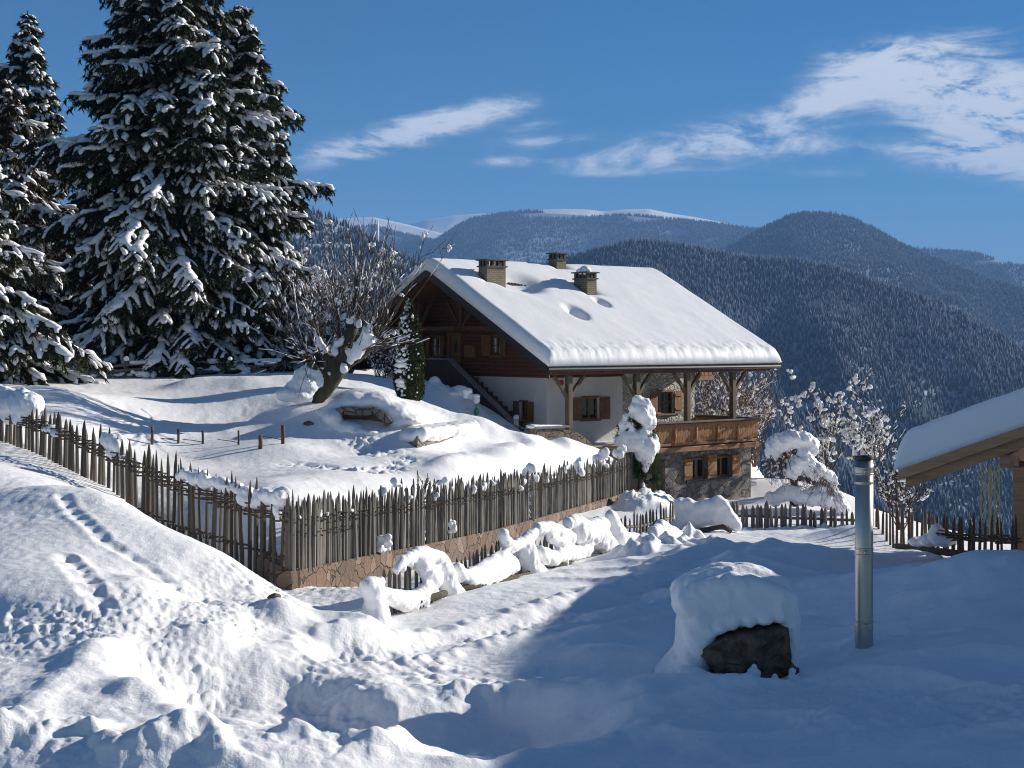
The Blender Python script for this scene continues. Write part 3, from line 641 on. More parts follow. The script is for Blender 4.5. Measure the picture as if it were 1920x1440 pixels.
# left hill
o, V, k = hill('hill', [(-300, 430, 2600), (100, 410, 2600), (380, 395, 2550), (480, 392, 2500), (560, 392, 2500), (600, 402, 2500), (650, 425, 2500), (700, 452, 2450), (740, 475, 2400), (790, 500, 2400), (850, 535, 2350), (950, 580, 2300), (1050, 620, 2300)], 1300, 420, 29, 220, 80, .7, 'hill_near')
forest('forest', scatter(V, k, 24000, -.03, .9, None, 1.1), 8, 17, 'tree_near', 'brownish frosted forest on the hill left of the roof', .17)
# ---------------------------------------------------------------- the house
LD = Vector((.762, .647, 0)).normalized(); ND = Vector((LD.y, -LD.x, 0)); GD = -ND
WC = Vector((1.382, 61.39, 0)); ZB = -6.75
def bake(o):
    """bakes the modifiers into the mesh"""
    dg = C.evaluated_depsgraph_get(); me = bpy.data.meshes.new_from_object(o.evaluated_get(dg)); old = o.data; o.modifiers.clear(); o.data = me; return o
def cut(o, boxes):
    mb = MB()
    for b in boxes:
        if not isinstance(b[0], list): mb.box(*b)
        else: mb.prism(b[0], b[1])
    c = mb.build('cutter', M['glass']); m = o.modifiers.new('cut', 'BOOLEAN'); m.operation = 'DIFFERENCE'; m.object = c; m.solver = 'EXACT'
    par = o.parent; o.parent = None; C.view_layer.update(); bake(o); o.parent = par
    me = c.data; bpy.data.objects.remove(c); bpy.data.meshes.remove(me); return o
HOUSE = empty('chalet', (WC.x, WC.y, ZB), math.atan2(LD.y, LD.x))
tag(HOUSE, 'white plastered and timber alpine house with a wide snow covered gable roof and balcony', 'house')
def hz(z): return z-ZB
def t_at(px, n=0):                              # position along the front, on the plane n metres before the wall
    a = (px-CX)/F; bx = WC.x+ND.x*n; by = WC.y+ND.y*n
    return (a*by-bx)/(LD.x-a*LD.y)
def y_at(px, x=0):                              # position back along the gable, on the plane x
    a = (px-CX)/F; bx = WC.x+LD.x*x; by = WC.y+LD.y*x
    return (a*by-bx)/(GD.x-a*GD.y)
def z_front(py, t, n=0): return hz((HY-py)/F*(WC.y+LD.y*t+ND.y*n))
def z_gab(py, y, x=0): return hz((HY-py)/F*(WC.y+GD.y*y+LD.y*x))
EX0, EX1, EY0 = -1.87, 11.56, -2.2
RY = EY0+7.66; EZ, RZ = hz(-1.117), hz(2.86); SL = (RZ-EZ)/(RY-EY0)
DECK = hz(-4.35); WOOD = hz(-1.577); RX, RY0 = 8.9, 0.0; YB = 2*RY-0
def roof_z(y): return EZ+SL*(y-EY0) if y <= RY else RZ-SL*(y-RY)
# --- walls
w = MB().box((0, 0, DECK-.5), (4.24, YB, WOOD)).build('plaster_wall', M['plaster'], HOUSE)
wt = [t_at(p) for p in (1073, 1090, 1122, 1142)]; wz = (z_front(787, wt[1]), z_front(746, wt[1]))
gy = [y_at(p) for p in (1002, 990, 975.5, 964)]; gzz = (z_gab(790, gy[1]), z_gab(754, gy[1]))
cut(w, [((wt[1], -.5, wz[0]), (wt[2], .14, wz[1])), ((-.5, gy[1], gzz[0]), (.14, gy[2], gzz[1]))])
w2 = MB().box((4.243, .25, DECK-.5), (RX, YB-.003, hz(-1.48))).build('rough_plaster_wall', M['rough_plaster'], HOUSE)
rt = [t_at(p, -.25) for p in (1217.5, 1232, 1262, 1277.5)]; rz = (z_front(776, rt[1], -.25), z_front(735, rt[1], -.25))
cut(w2, [((rt[1], -.5, rz[0]), (rt[2], .25+.14, rz[1]))])
gpoly = [(0.01, -.02, WOOD+.003), (0.01, YB+.02, WOOD+.003), (0.01, YB+.02, roof_z(YB+.02)-.2), (0.01, RY, RZ-.22), (0.01, -.02, roof_z(-.02)-.2)]
g = MB().prism([(p[0]-.03, p[1], p[2]) for p in gpoly], (.25, 0, 0)).build('timber_gable', M['gable'], HOUSE)
g.data.update()
lw = [y_at(p, -.02) for p in (834, 826, 808, 800)]; lz = (z_gab(668, lw[1]), z_gab(631, lw[1]))
dw = [y_at(p, -.02) for p in (862, 843)]; dz = (hz(-1.50), z_gab(629, dw[0]))
rw = [y_at(p, -.02) for p in (950, 938.5, 922, 905)]; rwz = (z_gab(667, rw[1]), z_gab(629, rw[1]))
cut(g, [((-.5, lw[1], lz[0]), (.10, lw[2], lz[1])), ((-.5, dw[0], dz[0]), (.10, dw[1], dz[1])), ((-.5, rw[1], rwz[0]), (.10, rw[2], rwz[1]))])
MB().box((.233, -.024, WOOD+.004), (4.24, .2, roof_z(0)-.2)).build('timber_front', M['gable'], HOUSE)
MB().box((4.243, .10, hz(-1.477)), (RX-.003, .35, roof_z(.1)-.2)).build('timber_front', M['orange_x'], HOUSE, bevel=.01)
MB().prism([(RX-.2, .36, hz(-1.47)), (RX-.2, YB, hz(-1.47)), (RX-.2, YB, roof_z(YB)-.22), (RX-.2, RY, RZ-.22), (RX-.2, .36, roof_z(.36)-.2)], (.203, 0, 0)).build('timber_gable', M['orange_x'], HOUSE)
# --- basement of field stone under the balcony
bt0, bt1, bn = t_at(1190, 2.7), t_at(1408, 2.7), 2.7
bw = MB().box((bt0, -bn, -.6), (bt1, 6, DECK-.22)).build('stone_basement', M['stone_grey'], HOUSE)
a0, a1, b0, b1 = [t_at(p, bn) for p in (1294, 1326, 1341, 1373)]
bz0, bz1, bza = z_front(899, a0, bn), z_front(858, a0, bn), z_front(851, a1, bn)
def arch(x0, x1, z0, zl, zr, zm, n=8, d=.26):
    pts = [(x0, -bn-.3, z0), (x1, -bn-.3, z0)]
    for i in range(n+1):
        s = 1-i/n; pts.append((x0+(x1-x0)*s, -bn-.3, zl+(zr-zl)*s+zm*math.sin(math.pi*s)))
    return (pts, (0, .3+d, 0))
d0, d1 = t_at(1222, bn), t_at(1247, bn); ddz = z_front(862, d0, bn)
cut(bw, [arch(a0, a1, bz0, bz1-.05, bza, .05), arch(b0, b1, bz0, bza, bz1-.02, .05), ((d0, -bn-.4, -.7), (d1, -bn+.5, ddz))])
ar = MB()
n = 14
for i in range(n):
    s0, s1 = i/n, (i+.88)/n; f = lambda s: (t_at(1278, bn)+(t_at(1388, bn)-t_at(1278, bn))*s, z_front(866, a0, bn)+(.42)*math.sin(math.pi*s))
    (xa, za), (xb, zb_) = f(s0), f(s1)
    ar.prism([(xa, -bn-.03, za), (xb, -bn-.03, zb_), (xb, -bn-.03, zb_+.22), (xa, -bn-.03, za+.22)], (0, .06, 0))
ar.build('stone_arch', M['stone_red'], HOUSE, bevel=.02)
MB().box((t_at(1286, bn), -bn-.07, bz0-.1), (t_at(1380, bn), -bn+.05, bz0-.012)).build('sill', M['dark_trim'], HOUSE)
MB().box((d0+.04, -bn+.38, -.6), (d1-.04, -bn+.44, ddz)).build('door', M['shutter_dim'], HOUSE)
# --- windows with frames and shutters
def window(plane, a, b, z0, z1, depth, wood, sh=None, shm=None, cols=2, rows=2, curtain=False, sill=True, lab=None):
    """plane: function (u, out, z) -> local point; a..b opening, sh = outer edges of the open shutters"""
    if a > b: a, b = b, a
    mb = MB(); q = [plane(a, -depth, z0), plane(b, -depth, z0), plane(b, -depth, z1), plane(a, -depth, z1)]; nrm = Vector(plane(a, -depth-.02, z0))-Vector(q[0])
    g = mb.prism(q, nrm).build('window', M['glass'], HOUSE)
    fr = MB(); t = .07
    def bar(u0, u1, za, zb, d0=-depth+.004, d1=-depth+.05):
        fr.prism([plane(u0, d0, za), plane(u1, d0, za), plane(u1, d0, zb), plane(u0, d0, zb)], Vector(plane(u0, d1, za))-Vector(plane(u0, d0, za)))
    bar(a, a+t, z0, z1); bar(b-t, b, z0, z1); bar(a+t, b-t, z0, z0+t); bar(a+t, b-t, z1-t, z1)
    for i in range(1, cols):
        u = a+(b-a)*i/cols; bar(u-.04, u+.04, z0+t, z1-t)
    for i in range(1, rows):
        z = z0+(z1-z0)*i/rows
        for k in range(cols):
            ua = a+(b-a)*k/cols+.045; ub = a+(b-a)*(k+1)/cols-.045; bar(ua, ub, z-.02, z+.02, -depth+.004, -depth+.035)
    fr.build('frame', wood, g)
    ca = MB(); e = .09
    def cb(u0, u1, za, zb, d0=.002, d1=.035): ca.prism([plane(u0, d0, za), plane(u1, d0, za), plane(u1, d0, zb), plane(u0, d0, zb)], Vector(plane(u0, d1, za))-Vector(plane(u0, d0, za)))
    if sill:
        cb(a-.02, b+.02, z1, z1+e*.8); ca.build('lintel', wood, g); ca = MB(); cb(a-.06, b+.06, z0-.07, z0-.004, .002, .10); ca.build('sill', wood, g)
    if curtain:
        cm = MB()
        for (u0, u1) in ((a+.09, a+(b-a)*.40), (b-(b-a)*.40, b-.09)):
            cm.prism([plane(u0, -depth+.002, z0+.12), plane(u1, -depth+.002, z0+.12), plane(u1-.06*(1 if u0 < (a+b)/2 else -1), -depth+.002, z1-.1), plane(u0, -depth+.002, z1-.1)], nrm*-.05)
        cm.build('curtain', M['curtain'], g)
    if sh:
        for (u0, u1) in sh:
            shutter(plane, u0, u1, z0-.02, z1+.02, shm, g)
    return g
def shutter(plane, u0, u1, z0, z1, m, parent, ang=.12):
    if u0 > u1: u0, u1 = u1, u0
    s = MB(); k = 3; wd = (u1-u0)/k
    for i in range(k):
        a = u0+wd*i+.004; b = u0+wd*(i+1)-.004; d = .04
        s.prism([plane(a, d, z0), plane(b, d, z0), plane(b, d, z1), plane(a, d, z1)], Vector(plane(a, d+.035, z0))-Vector(plane(a, d, z0)))
    for zz in (z0+.16, z1-.22):
        s.prism([plane(u0+.03, .078, zz), plane(u1-.03, .078, zz), plane(u1-.03, .078, zz+.09), plane(u0+.03, .078, zz+.09)], Vector(plane(0, .11, 0))-Vector(plane(0, .078, 0)))
    return s.build('shutter', m, parent)
fp = lambda y0: (lambda u, o, z: (u, y0-o, z))
gp = lambda x0: (lambda u, o, z: (x0-o, u, z))
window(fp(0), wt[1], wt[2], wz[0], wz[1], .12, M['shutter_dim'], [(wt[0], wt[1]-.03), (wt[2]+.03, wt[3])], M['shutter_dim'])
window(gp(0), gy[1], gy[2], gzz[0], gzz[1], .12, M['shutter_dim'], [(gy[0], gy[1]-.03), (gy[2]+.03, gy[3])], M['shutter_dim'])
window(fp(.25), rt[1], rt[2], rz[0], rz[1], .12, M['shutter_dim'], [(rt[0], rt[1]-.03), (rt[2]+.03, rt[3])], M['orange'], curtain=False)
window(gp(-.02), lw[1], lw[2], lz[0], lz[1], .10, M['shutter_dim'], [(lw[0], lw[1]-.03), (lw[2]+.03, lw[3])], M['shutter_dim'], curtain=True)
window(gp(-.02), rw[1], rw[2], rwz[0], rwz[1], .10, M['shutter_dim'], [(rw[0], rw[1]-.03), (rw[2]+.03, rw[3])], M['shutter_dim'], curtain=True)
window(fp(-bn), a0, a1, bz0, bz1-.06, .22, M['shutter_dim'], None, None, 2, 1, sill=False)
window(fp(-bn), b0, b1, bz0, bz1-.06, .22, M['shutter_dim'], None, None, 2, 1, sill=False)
for (pa, pb, ya, yb) in ((1281, 1296, 861, 901), (1325, 1342, 853, 897), (1371, 1385, 853, 893)):
    shutter(fp(-bn), t_at(pa, bn), t_at(pb, bn), z_front(yb, t_at(pa, bn), bn), z_front(ya, t_at(pa, bn), bn), M['orange'], HOUSE)
# entrance door on the landing and a small notice case beside it
d = MB(); y0_, y1_ = sorted((dw[0], dw[1])); d.box((.02, y0_, dz[0]), (.07, y1_, dz[1])).mat(1).box((.012, y0_+.25, dz[0]+.9), (.019, y1_-.25, dz[1]-.2))
d.build('door', [M['shutter_dim'], M['glass']], HOUSE)
fr = MB()
for (u0, u1, za, zb_) in ((y0_-.1, y0_, dz[0], dz[1]+.1), (y1_, y1_+.1, dz[0], dz[1]+.1), (y0_, y1_, dz[1], dz[1]+.1)): fr.box((-.07, u0, za), (-.022, u1, zb_))
fr.build('door_frame', M['shutter_dim'], HOUSE)
nb = sorted((y_at(874), y_at(893))); MB().box((-.12, nb[0], z_gab(671, nb[0])), (-.022, nb[1], z_gab(648, nb[0]))).build('cabinet', M['shutter_dim'], HOUSE, bevel=.015)
# --- roof
rf = MB(); th = .16
for (ya, za, yb, zb_) in ((EY0, EZ, RY, RZ), (2*RY-EY0, EZ, RY, RZ)):
    rf.prism([(EX0, ya, za), (EX0, yb, zb_), (EX0, yb, zb_-th*1.12), (EX0, ya, za-th)], (EX1-EX0, 0, 0))
rf.build('roof', M['soffit'], HOUSE)
vb = MB()
for x0, x1 in ((EX0-.05, EX0-.004), (EX1+.004, EX1+.05)):
    for s in (1, -1):
        ye = EY0-.02 if s > 0 else 2*RY-EY0+.02
        vb = MB(); vb.prism([(x0, ye, EZ+.05), (x0, RY, RZ+.06), (x0, RY, RZ-.30), (x0, ye, EZ-.24)], (x1-x0, 0, 0)); vb.build('verge_board', M['dark_trim'], HOUSE)
gt = MB()
gt.tube([(EX0-.1, EY0-.09, EZ-.06), (EX1+.05, EY0-.09, EZ-.09)], .085, 10); gt.tube([(EX0-.02, EY0-.02, EZ-.14), (EX0+.0, EY0-.05, EZ-.42)], .03, 8)
gt.build('gutter', M['gutter'], HOUSE)
pu = MB()
for (y, x0, x1) in ((-1.95, EX0+.25, EX1-.3), (1.4, EX0+.2, 0), (RY, EX0+.12, 0), (2*RY-1.4, EX0+.2, 0), (2*RY+1.95, EX0+.2, EX1-.3)):
    z = roof_z(y)-.3; MB().beam((x0, y, z), (x1, y, z), .2, .24).build('purlin', M['beam'], HOUSE)
for i in range(15):                              # rafters
    x = EX0+.25+i*(EX1-EX0-.5)/14
    for s in (1, -1):
        ya = EY0+.1 if s > 0 else 2*RY-EY0-.1; yb = .1 if s > 0 else 2*RY-.1
        MB().beam((x, ya, roof_z(ya)-.165-.07), (x, yb, roof_z(yb)-.165-.07), .1, .13).build('rafter', M['beam'], HOUSE)
tr = MB()                                        # king truss in the gable overhang
for y in (4.0, 6.9): tr.beam((EX0+.7, y, hz(.35)), (EX0+.7, y, roof_z(y)-.4), .14, .14, (1, 0, 0)); tr.beam((EX0+.2, y, hz(.42)), (0, y, hz(.42)), .18, .2)
for a, b in (((3.2, 1.3), (4.0, .35)), ((4.9, 1.5), (4.0, .35)), ((6.1, 1.5), (6.9, .35)), ((7.7, 1.2), (6.9, .35))): tr.beam((EX0+.7, a[0], hz(a[1])), (EX0+.7, b[0], hz(b[1])), .1, .1, (1, 0, 0))
tr.beam((EX0+.7, 1.6, hz(.42)), (EX0+.7, 9.3, hz(.42)), .16, .18)
tr.build('truss', M['beam'], HOUSE)
MB().box((-.32, 2.2, hz(.38)), (-.022, 8.8, hz(.62))).build('ledge', M['gable'], HOUSE, bevel=.02)
# --- posts with braces
for i, px in enumerate((1068, 1195, 1290, 1375.5)):
    t = t_at(px, 2.0); zb_ = hz(-3.55) if i == 0 else DECK+.01
    top = roof_z(-1.95)-.43
    p = MB().box((t-.11, -2.06, zb_), (t+.11, -1.84, top)).build('post', M['olive'], HOUSE, bevel=.015)
    br = MB()
    for s in (-1, 1):
        pts = [Vector((t+s*.10, -1.95, top-.85)), Vector((t+s*.38, -1.95, top-.47)), Vector((t+s*.80, -1.95, top-.02))]
        for a, b in zip(pts[:-1], pts[1:]): br.beam(a, b, .13, .13, (0, 1, 0))
    br.build('brace', M['olive'], p, bevel=.012)
# --- balcony
BN = 3.0; bx0, bx1 = t_at(1150, BN), t_at(1419, BN)
MB().box((bx0, -BN+.02, DECK-.2), (bx1-.02, .24, DECK)).box((4.3, .24, DECK-.2), (bx1-.02, 3.2, DECK)).build('balcony_floor', M['orange_x'], HOUSE)
MB().box((bx0, -BN-.09, DECK-.23), (bx1+.06, -BN+.015, DECK-.02)).box((bx1-.015, -BN+.02, DECK-.23), (bx1+.06, 3.2, DECK-.02)).build('edge_beam', M['orange_x'], HOUSE, bevel=.015)
RT = hz(-3.34)
def railing(p0, p1, out, posts):
    p0 = Vector(p0); p1 = Vector(p1); d = (p1-p0); L = d.length; d.normalize(); o = Vector(out); tilt = .10
    bd = MB(); nb_ = int(L/.155)
    for i in range(nb_):
        a = L*i/nb_+.008; b = L*(i+1)/nb_-.008
        q = [p0+d*a+o*0, p0+d*b+o*0]; z0 = DECK+.06; z1 = RT-.07
        V = [(q[0]+Vector((0, 0, z0))), (q[1]+Vector((0, 0, z0))), (q[1]+o*tilt+Vector((0, 0, z1))), (q[0]+o*tilt+Vector((0, 0, z1)))]
        bd.mat(0).prism(V, o*-.03)
        c = (V[0]+V[1])/2*.35+(V[2]+V[3])/2*.65+o*.004; h = .028 if i % 2 else 0
        if h: bd.mat(1).prism([c-d*h+Vector((0,0,-.03)), c+d*h+Vector((0,0,-.03)), c+d*h+Vector((0,0,.05)), c-d*h+Vector((0,0,.05))], o*.003)
    r = bd.build('railing', [M['orange'], M['dark_trim']], HOUSE)
    MB().beam(p0-d*.1+o*.10+Vector((0, 0, RT-.035)), p1+d*.22+o*.10+Vector((0, 0, RT-.035)), .30, .07).build('handrail', M['olive_x'], r, bevel=.015)
    lo = MB().beam(p0+o*.05+Vector((0, 0, DECK+.09)), p1+d*.03+o*.05+Vector((0, 0, DECK+.09)), .06, .10)
    lo.beam(p0+o*.13+Vector((0, 0, RT-.14)), p1+d*.03+o*.13+Vector((0, 0, RT-.14)), .06, .10); lo.build('rail', M['orange_x'], r, bevel=.01)
    for s in posts:
        q = p0+d*s+o*.075
        pm = MB().lathe([(.055, 0), (.055, .10), (.035, .16), (.06, .26), (.062, .44), (.038, .54), (.055, .60), (.055, .70), (.02, .74)], (q.x, q.y, DECK+.06), 10); pm.build('baluster', M['orange'], r, True)
    return r
M['olive_x'] = mat('weathered_rail', wood_b((.06, .045, .03), (.11, .085, .06), (.17, .135, .095), 'X', .75, 9, .3, .2))
rl = railing((t_at(1222, BN), -BN, 0), (bx1, -BN, 0), (0, -1, 0), [t_at(p, BN)-t_at(1222, BN) for p in (1224, 1263, 1303, 1343, 1381)])
railing((bx1, -BN, 0), (bx1, 3.2, 0), (1, 0, 0), [.1, 1.3, 2.6, 3.9, 5.2])
railing((t_at(1160, BN), -BN, 0), (t_at(1221, BN), -BN, 0), (0, -1, 0), [.6, 1.6])
# upper balcony on the far gable
ub = MB()
for i in range(14): ub.box((RX+1.02, .25+i*.3, hz(-1.62)), (RX+1.06, .25+i*.3+.27, hz(-.95)))
for i in range(4): ub.box((RX+.02+i*.25, .13, hz(-1.62)), (RX+.02+i*.25+.22, .17, hz(-.95)))
ub.box((RX+.004, .12, hz(-1.82)), (RX+1.12, 4.6, hz(-1.64))); ub.box((RX+.004, .08, hz(-.945)), (RX+1.15, .2, hz(-.87))); ub.build('upper_balcony', M['orange'], HOUSE)
# --- outside staircase along the gable
sx0, sx1 = -1.42, -1.22
ys = [y_at(p, sx0) for p in (968, 840, 770)]; zs = [z_gab(803, ys[0], sx0), z_gab(675, ys[1], sx0)]
MB().prism([(sx0, ys[0]-.25, -.4), (sx0, ys[0]-.25, zs[0]-.02), (sx0, ys[0], zs[0]), (sx0, ys[1], zs[1]), (sx0, ys[2]+1.0, zs[1]), (sx0, ys[2]+1.0, -.4)], (sx1-sx0, 0, 0)).build('stair_wall', M['parapet'], HOUSE)
cp = MB(); cp.beam((sx0+.1, ys[0]-.02, zs[0]+.035), (sx0+.1, ys[1], zs[1]+.035), .26, .06, (0, 0, 1)); cp.beam((sx0+.1, ys[1]+.01, zs[1]+.035), (sx0+.1, ys[2]+1, zs[1]+.035), .26, .06); cp.build('coping', M['cope'] if 'cope' in M else M.setdefault('cope', mat('coping', plain_b((.22, .20, .21), .8, 0, 10, .3))), HOUSE)
stp = MB(); ns = 14
for i in range(ns):
    y = ys[0]+(ys[1]-ys[0])*i/ns; z = zs[0]-.75+(zs[1]-zs[0])*(i+1)/ns
    stp.box((sx1+.003, y+.002, -.4), (-.023, ys[1]+(.002*i), z)) if i == ns-1 else stp.box((sx1+.003, y, -.4), (-.023, y+(ys[1]-ys[0])/ns, z))
stp.box((sx1+.003, ys[1]+.03, -.4), (-.023, ys[2]+1, hz(-1.55))); stp.build('step', M['stepm'] if 'stepm' in M else M.setdefault('stepm', mat('step_stone', stone_b([(.12, .07, .055), (.15, .09, .07)], 3, (.05, .04, .035)))), HOUSE)
# --- chimneys
def snow_plane(px, py, th=.55):
    d = Vector(((px-CX)/F, 1, (HY-py)/F)); o = Vector((0, 0, 0)); lo = -Vector((WC.x, WC.y, ZB))
    f = lambda v: Vector((v.dot(LD), v.dot(GD), v.z))
    a, b = f(lo), f(d)
    # z = EZ+th+SL*(y-EY0)
    s = (EZ+th-SL*EY0+SL*a.y-a.z)/(b.z-SL*b.y); return a+b*s
def chimney(c, lx, ly, zbot, zbr, label, snowcap):
    x, y = c; e = .06
    b = MB().box((x-lx/2, y-ly/2, zbot), (x+lx/2, y+ly/2, zbr)).build('chimney', M['brick'], HOUSE)
    cm = MB().box((x-lx/2-e, y-ly/2-e, zbr+.002), (x+lx/2+e, y+ly/2+e, zbr+.06))
    nx = 3 if lx > .9 else 2; ny = 3 if ly > .7 else 2
    hw = .06
    for i in range(nx+1):
        for j in range(ny+1):
            if 0 < i < nx and 0 < j < ny: continue
            px_ = x-lx/2+hw+(lx-2*hw)*i/nx; py_ = y-ly/2+hw+(ly-2*hw)*j/ny
            cm.box((px_-hw, py_-hw, zbr+.061), (px_+hw, py_+hw, zbr+.27))
    cm.build('chimney_head', M['cement'], b)
    MB().box((x-lx/2-e*1.6, y-ly/2-e*1.6, zbr+.272), (x+lx/2+e*1.6, y+ly/2+e*1.6, zbr+.33)).build('chimney_slab', M['cement'], b, bevel=.01)
    if snowcap:
        sm = MB(); rr = random.Random(4)
        for k in range(16): sm.ico((x+rr.uniform(-.42, .42)*lx, y+rr.uniform(-.42, .42)*ly, zbr+.35), (.16, .16, .10+.14*rr.random()), 1, .1, rr)
        sm.ico((x, y, zbr+.36), (.25, .3, .27), 2, .06, rr)
        sm.build('snow_cap', M['snow_lump'], b, True)
    return b
q1 = snow_plane(930, 528); q3 = snow_plane(1108, 550)
def zpix(py, q):
    Y = WC.y+LD.y*q.x+GD.y*q.y; return hz((HY-py)/F*Y)
chimney((q1.x, q1.y+.25), 1.02, .55, q1.z-.9, zpix(501, q1), '', False)
chimney((q3.x-.05, q3.y+.3), .55, .85, q3.z-.9, zpix(524, q3), '', True)
q2y = RY-.25; q2x = None
a = (1045-CX)/F; bx = WC.x+GD.x*q2y; by = WC.y+GD.y*q2y; q2x = (a*by-bx)/(LD.x-a*LD.y); q2 = Vector((q2x, q2y, 0))
chimney((q2x, q2y), .55, .55, RZ-1, zpix(488, q2), '', False)
# --- snow on the roof
def roof_snow():
    nt_, ns_ = 230, 230; x0, x1 = EX0-.10, EX1+.16; T = .54
    half = 7.66/math.cos(math.atan(SL)); tot = 2*half
    xs = np.linspace(0, 1, nt_); xs = (xs+.04*np.sin(2*np.pi*xs)*-1)     # denser at the rims
    xs = x0+(x1-x0)*np.clip(xs, 0, 1)
    ss = np.linspace(0, 1, ns_); ss = ss-.05*np.sin(2*np.pi*ss); s = ss*(tot+.30)-.15
    SS, XX = np.meshgrid(s, xs, indexing='ij')
    ca = math.cos(math.atan(SL))
    yy = EY0+SS*ca
    front = SS <= half
    zb_ = np.where(front, EZ+SL*(yy-EY0), RZ-SL*(yy-RY))
    rz_ = np.sqrt((yy-RY)**2+.35**2)-.35; zr = RZ-SL*rz_                            # rounded ridge
    base = np.where(np.abs(yy-RY) < 2.5, zr, zb_)
    base = RZ-SL*(np.sqrt((yy-RY)**2+.30**2)-.0)
    d = np.minimum.reduce([XX-x0, x1-XX]); e = np.minimum(SS-s[0], s[-1]-SS)
    r1, r2 = .36, .34
    def rnd(d, r): t = np.clip(d/r, 0, 1); return np.sqrt(np.maximum(1-(1-t)**2, 0))
    th = T*rnd(d, r1)*rnd(e, r2)
    th *= 1+.035*fbm(XX*.5, yy*.5, 201, 3)
    th += .04*fbm(XX*2.2, SS*2.2, 203, 3)*sstep(1.4, .2, e)
    th += -.028*sstep(.9, .0, e)*np.abs(fbm(XX*3.0, SS*1.2, 205, 3))
    def dip(px, py, rx, ry, h):
        nonlocal th
        q = snow_plane(px, py); th -= h*np.exp(-((((XX-q.x)/rx)**2+((yy-q.y)/ry)**2)**1.5))
        return q
    dip(1080, 590, .36, .50, .40); dip(1128, 571, .26, .36, .30)
    dip(972, 533, 1.0, .75, .42)
    for (c, lx, ly) in (((q1.x, q1.y+.25), 1.02, .55), ((q3.x-.05, q3.y+.3), .55, .85), ((q2x, q2y), .55, .55)):
        dd = np.maximum(np.abs(XX-c[0])-lx/2, np.abs(yy-c[1])-ly/2); th -= .16*np.exp(-np.maximum(dd, 0)/.18)
    th = np.maximum(th, .015)
    n = np.hypot(1, SL); out = np.where(front, -1, 1)
    Z = base+th*.97+.30*SL
    # bottom rim
    top = np.stack([XX, yy, Z], -1)
    V = top.reshape(-1, 3); idx = np.arange(nt_*ns_).reshape(ns_, nt_)
    Fq = np.stack([idx[:-1, :-1].ravel(), idx[:-1, 1:].ravel(), idx[1:, 1:].ravel(), idx[1:, :-1].ravel()], 1)
    bot = np.stack([XX, yy, zb_+.02], -1); rim = np.concatenate([idx[0, :], idx[1:, -1], idx[-1, -2::-1], idx[-2:0:-1, 0]])
    inset = bot.reshape(-1, 3)[rim].copy(); cx = (x0+x1)/2
    inset[:, 0] = np.clip(inset[:, 0], EX0+.03, EX1-.03); inset[:, 1] = np.clip(inset[:, 1], EY0+.03, 2*RY-EY0-.03)
    inset[:, 2] = np.where(inset[:, 1] <= RY, EZ+SL*(inset[:, 1]-EY0), RZ-SL*(inset[:, 1]-RY))+.015
    o0 = len(V); V = np.concatenate([V, inset]); k = len(rim); j = np.arange(k)
    Fr = np.stack([rim, o0+j, o0+(j+1) % k, np.roll(rim, -1)], 1)
    return np_mesh('roof_snow', V, [Fq, Fr], M['snow_roof'], HOUSE, True)
RS = roof_snow()
# bare tiles that show in the hollow beside the big chimney
tl = MB(); qa, qb = snow_plane(950, 534, .25), snow_plane(1003, 541, .25)
for i in range(9):
    p = qa.lerp(qb, (i+.5)/9); tl.ico((p.x, p.y+.05, p.z+.06), (.12, .22, .07), 1, .1)
tl.build('tile', M['dark_trim'], HOUSE, True)
# wall lamp on the plaster, bell on the post side
zl = z_front(722, t_at(1050), 0); MB().lathe([(.02, 0), (.09, .03), (.07, .16), (.02, .22)], (t_at(1050), -.1, zl), 10).build('wall_lamp', M['red'], HOUSE)
# --- terrace wall of field stone before the plaster wall
t0, t1 = t_at(1007, 2.4), t_at(1113, 2.4)
tw = empty('terrace_wall', tuple(WC+LD*t0+ND*2.4+Vector((0, 0, -4.6))), math.atan2(LD.y, LD.x)); tag(tw, 'curved field stone wall with a flat coping under the first balcony post', 'wall')
zt = lambda py, t: (HY-py)/F*(WC.y+LD.y*t+ND.y*2.4)+4.6
pts = []
for px, py in ((1007, 805), (1040, 805), (1064, 806), (1078, 809), (1090, 815), (1102, 824), (1113, 836)): t = t_at(px, 2.4); pts.append((t-t0, 0, zt(py, t)))
MB().prism([(0, 0, -.6), *pts, (t1-t0, 0, -.6)][::-1], (0, .5, 0)).build('masonry', M['stone_field'], tw)
MB().box((-.12, -.08, zt(805, t0)+.004), (t_at(1066, 2.4)-t0, .55, zt(805, t0)+.09)).build('coping', M['cope'], tw, bevel=.02)
sc_ = MB()
for i in range(14):
    s = i/13; sc_.ico((-.1+s*1.3, .2, zt(805, t0)+.10), (.2, .26, .07*(1.3-s)), 1, .1)
sc_.build('snow', M['snow_lump'], tw, True)
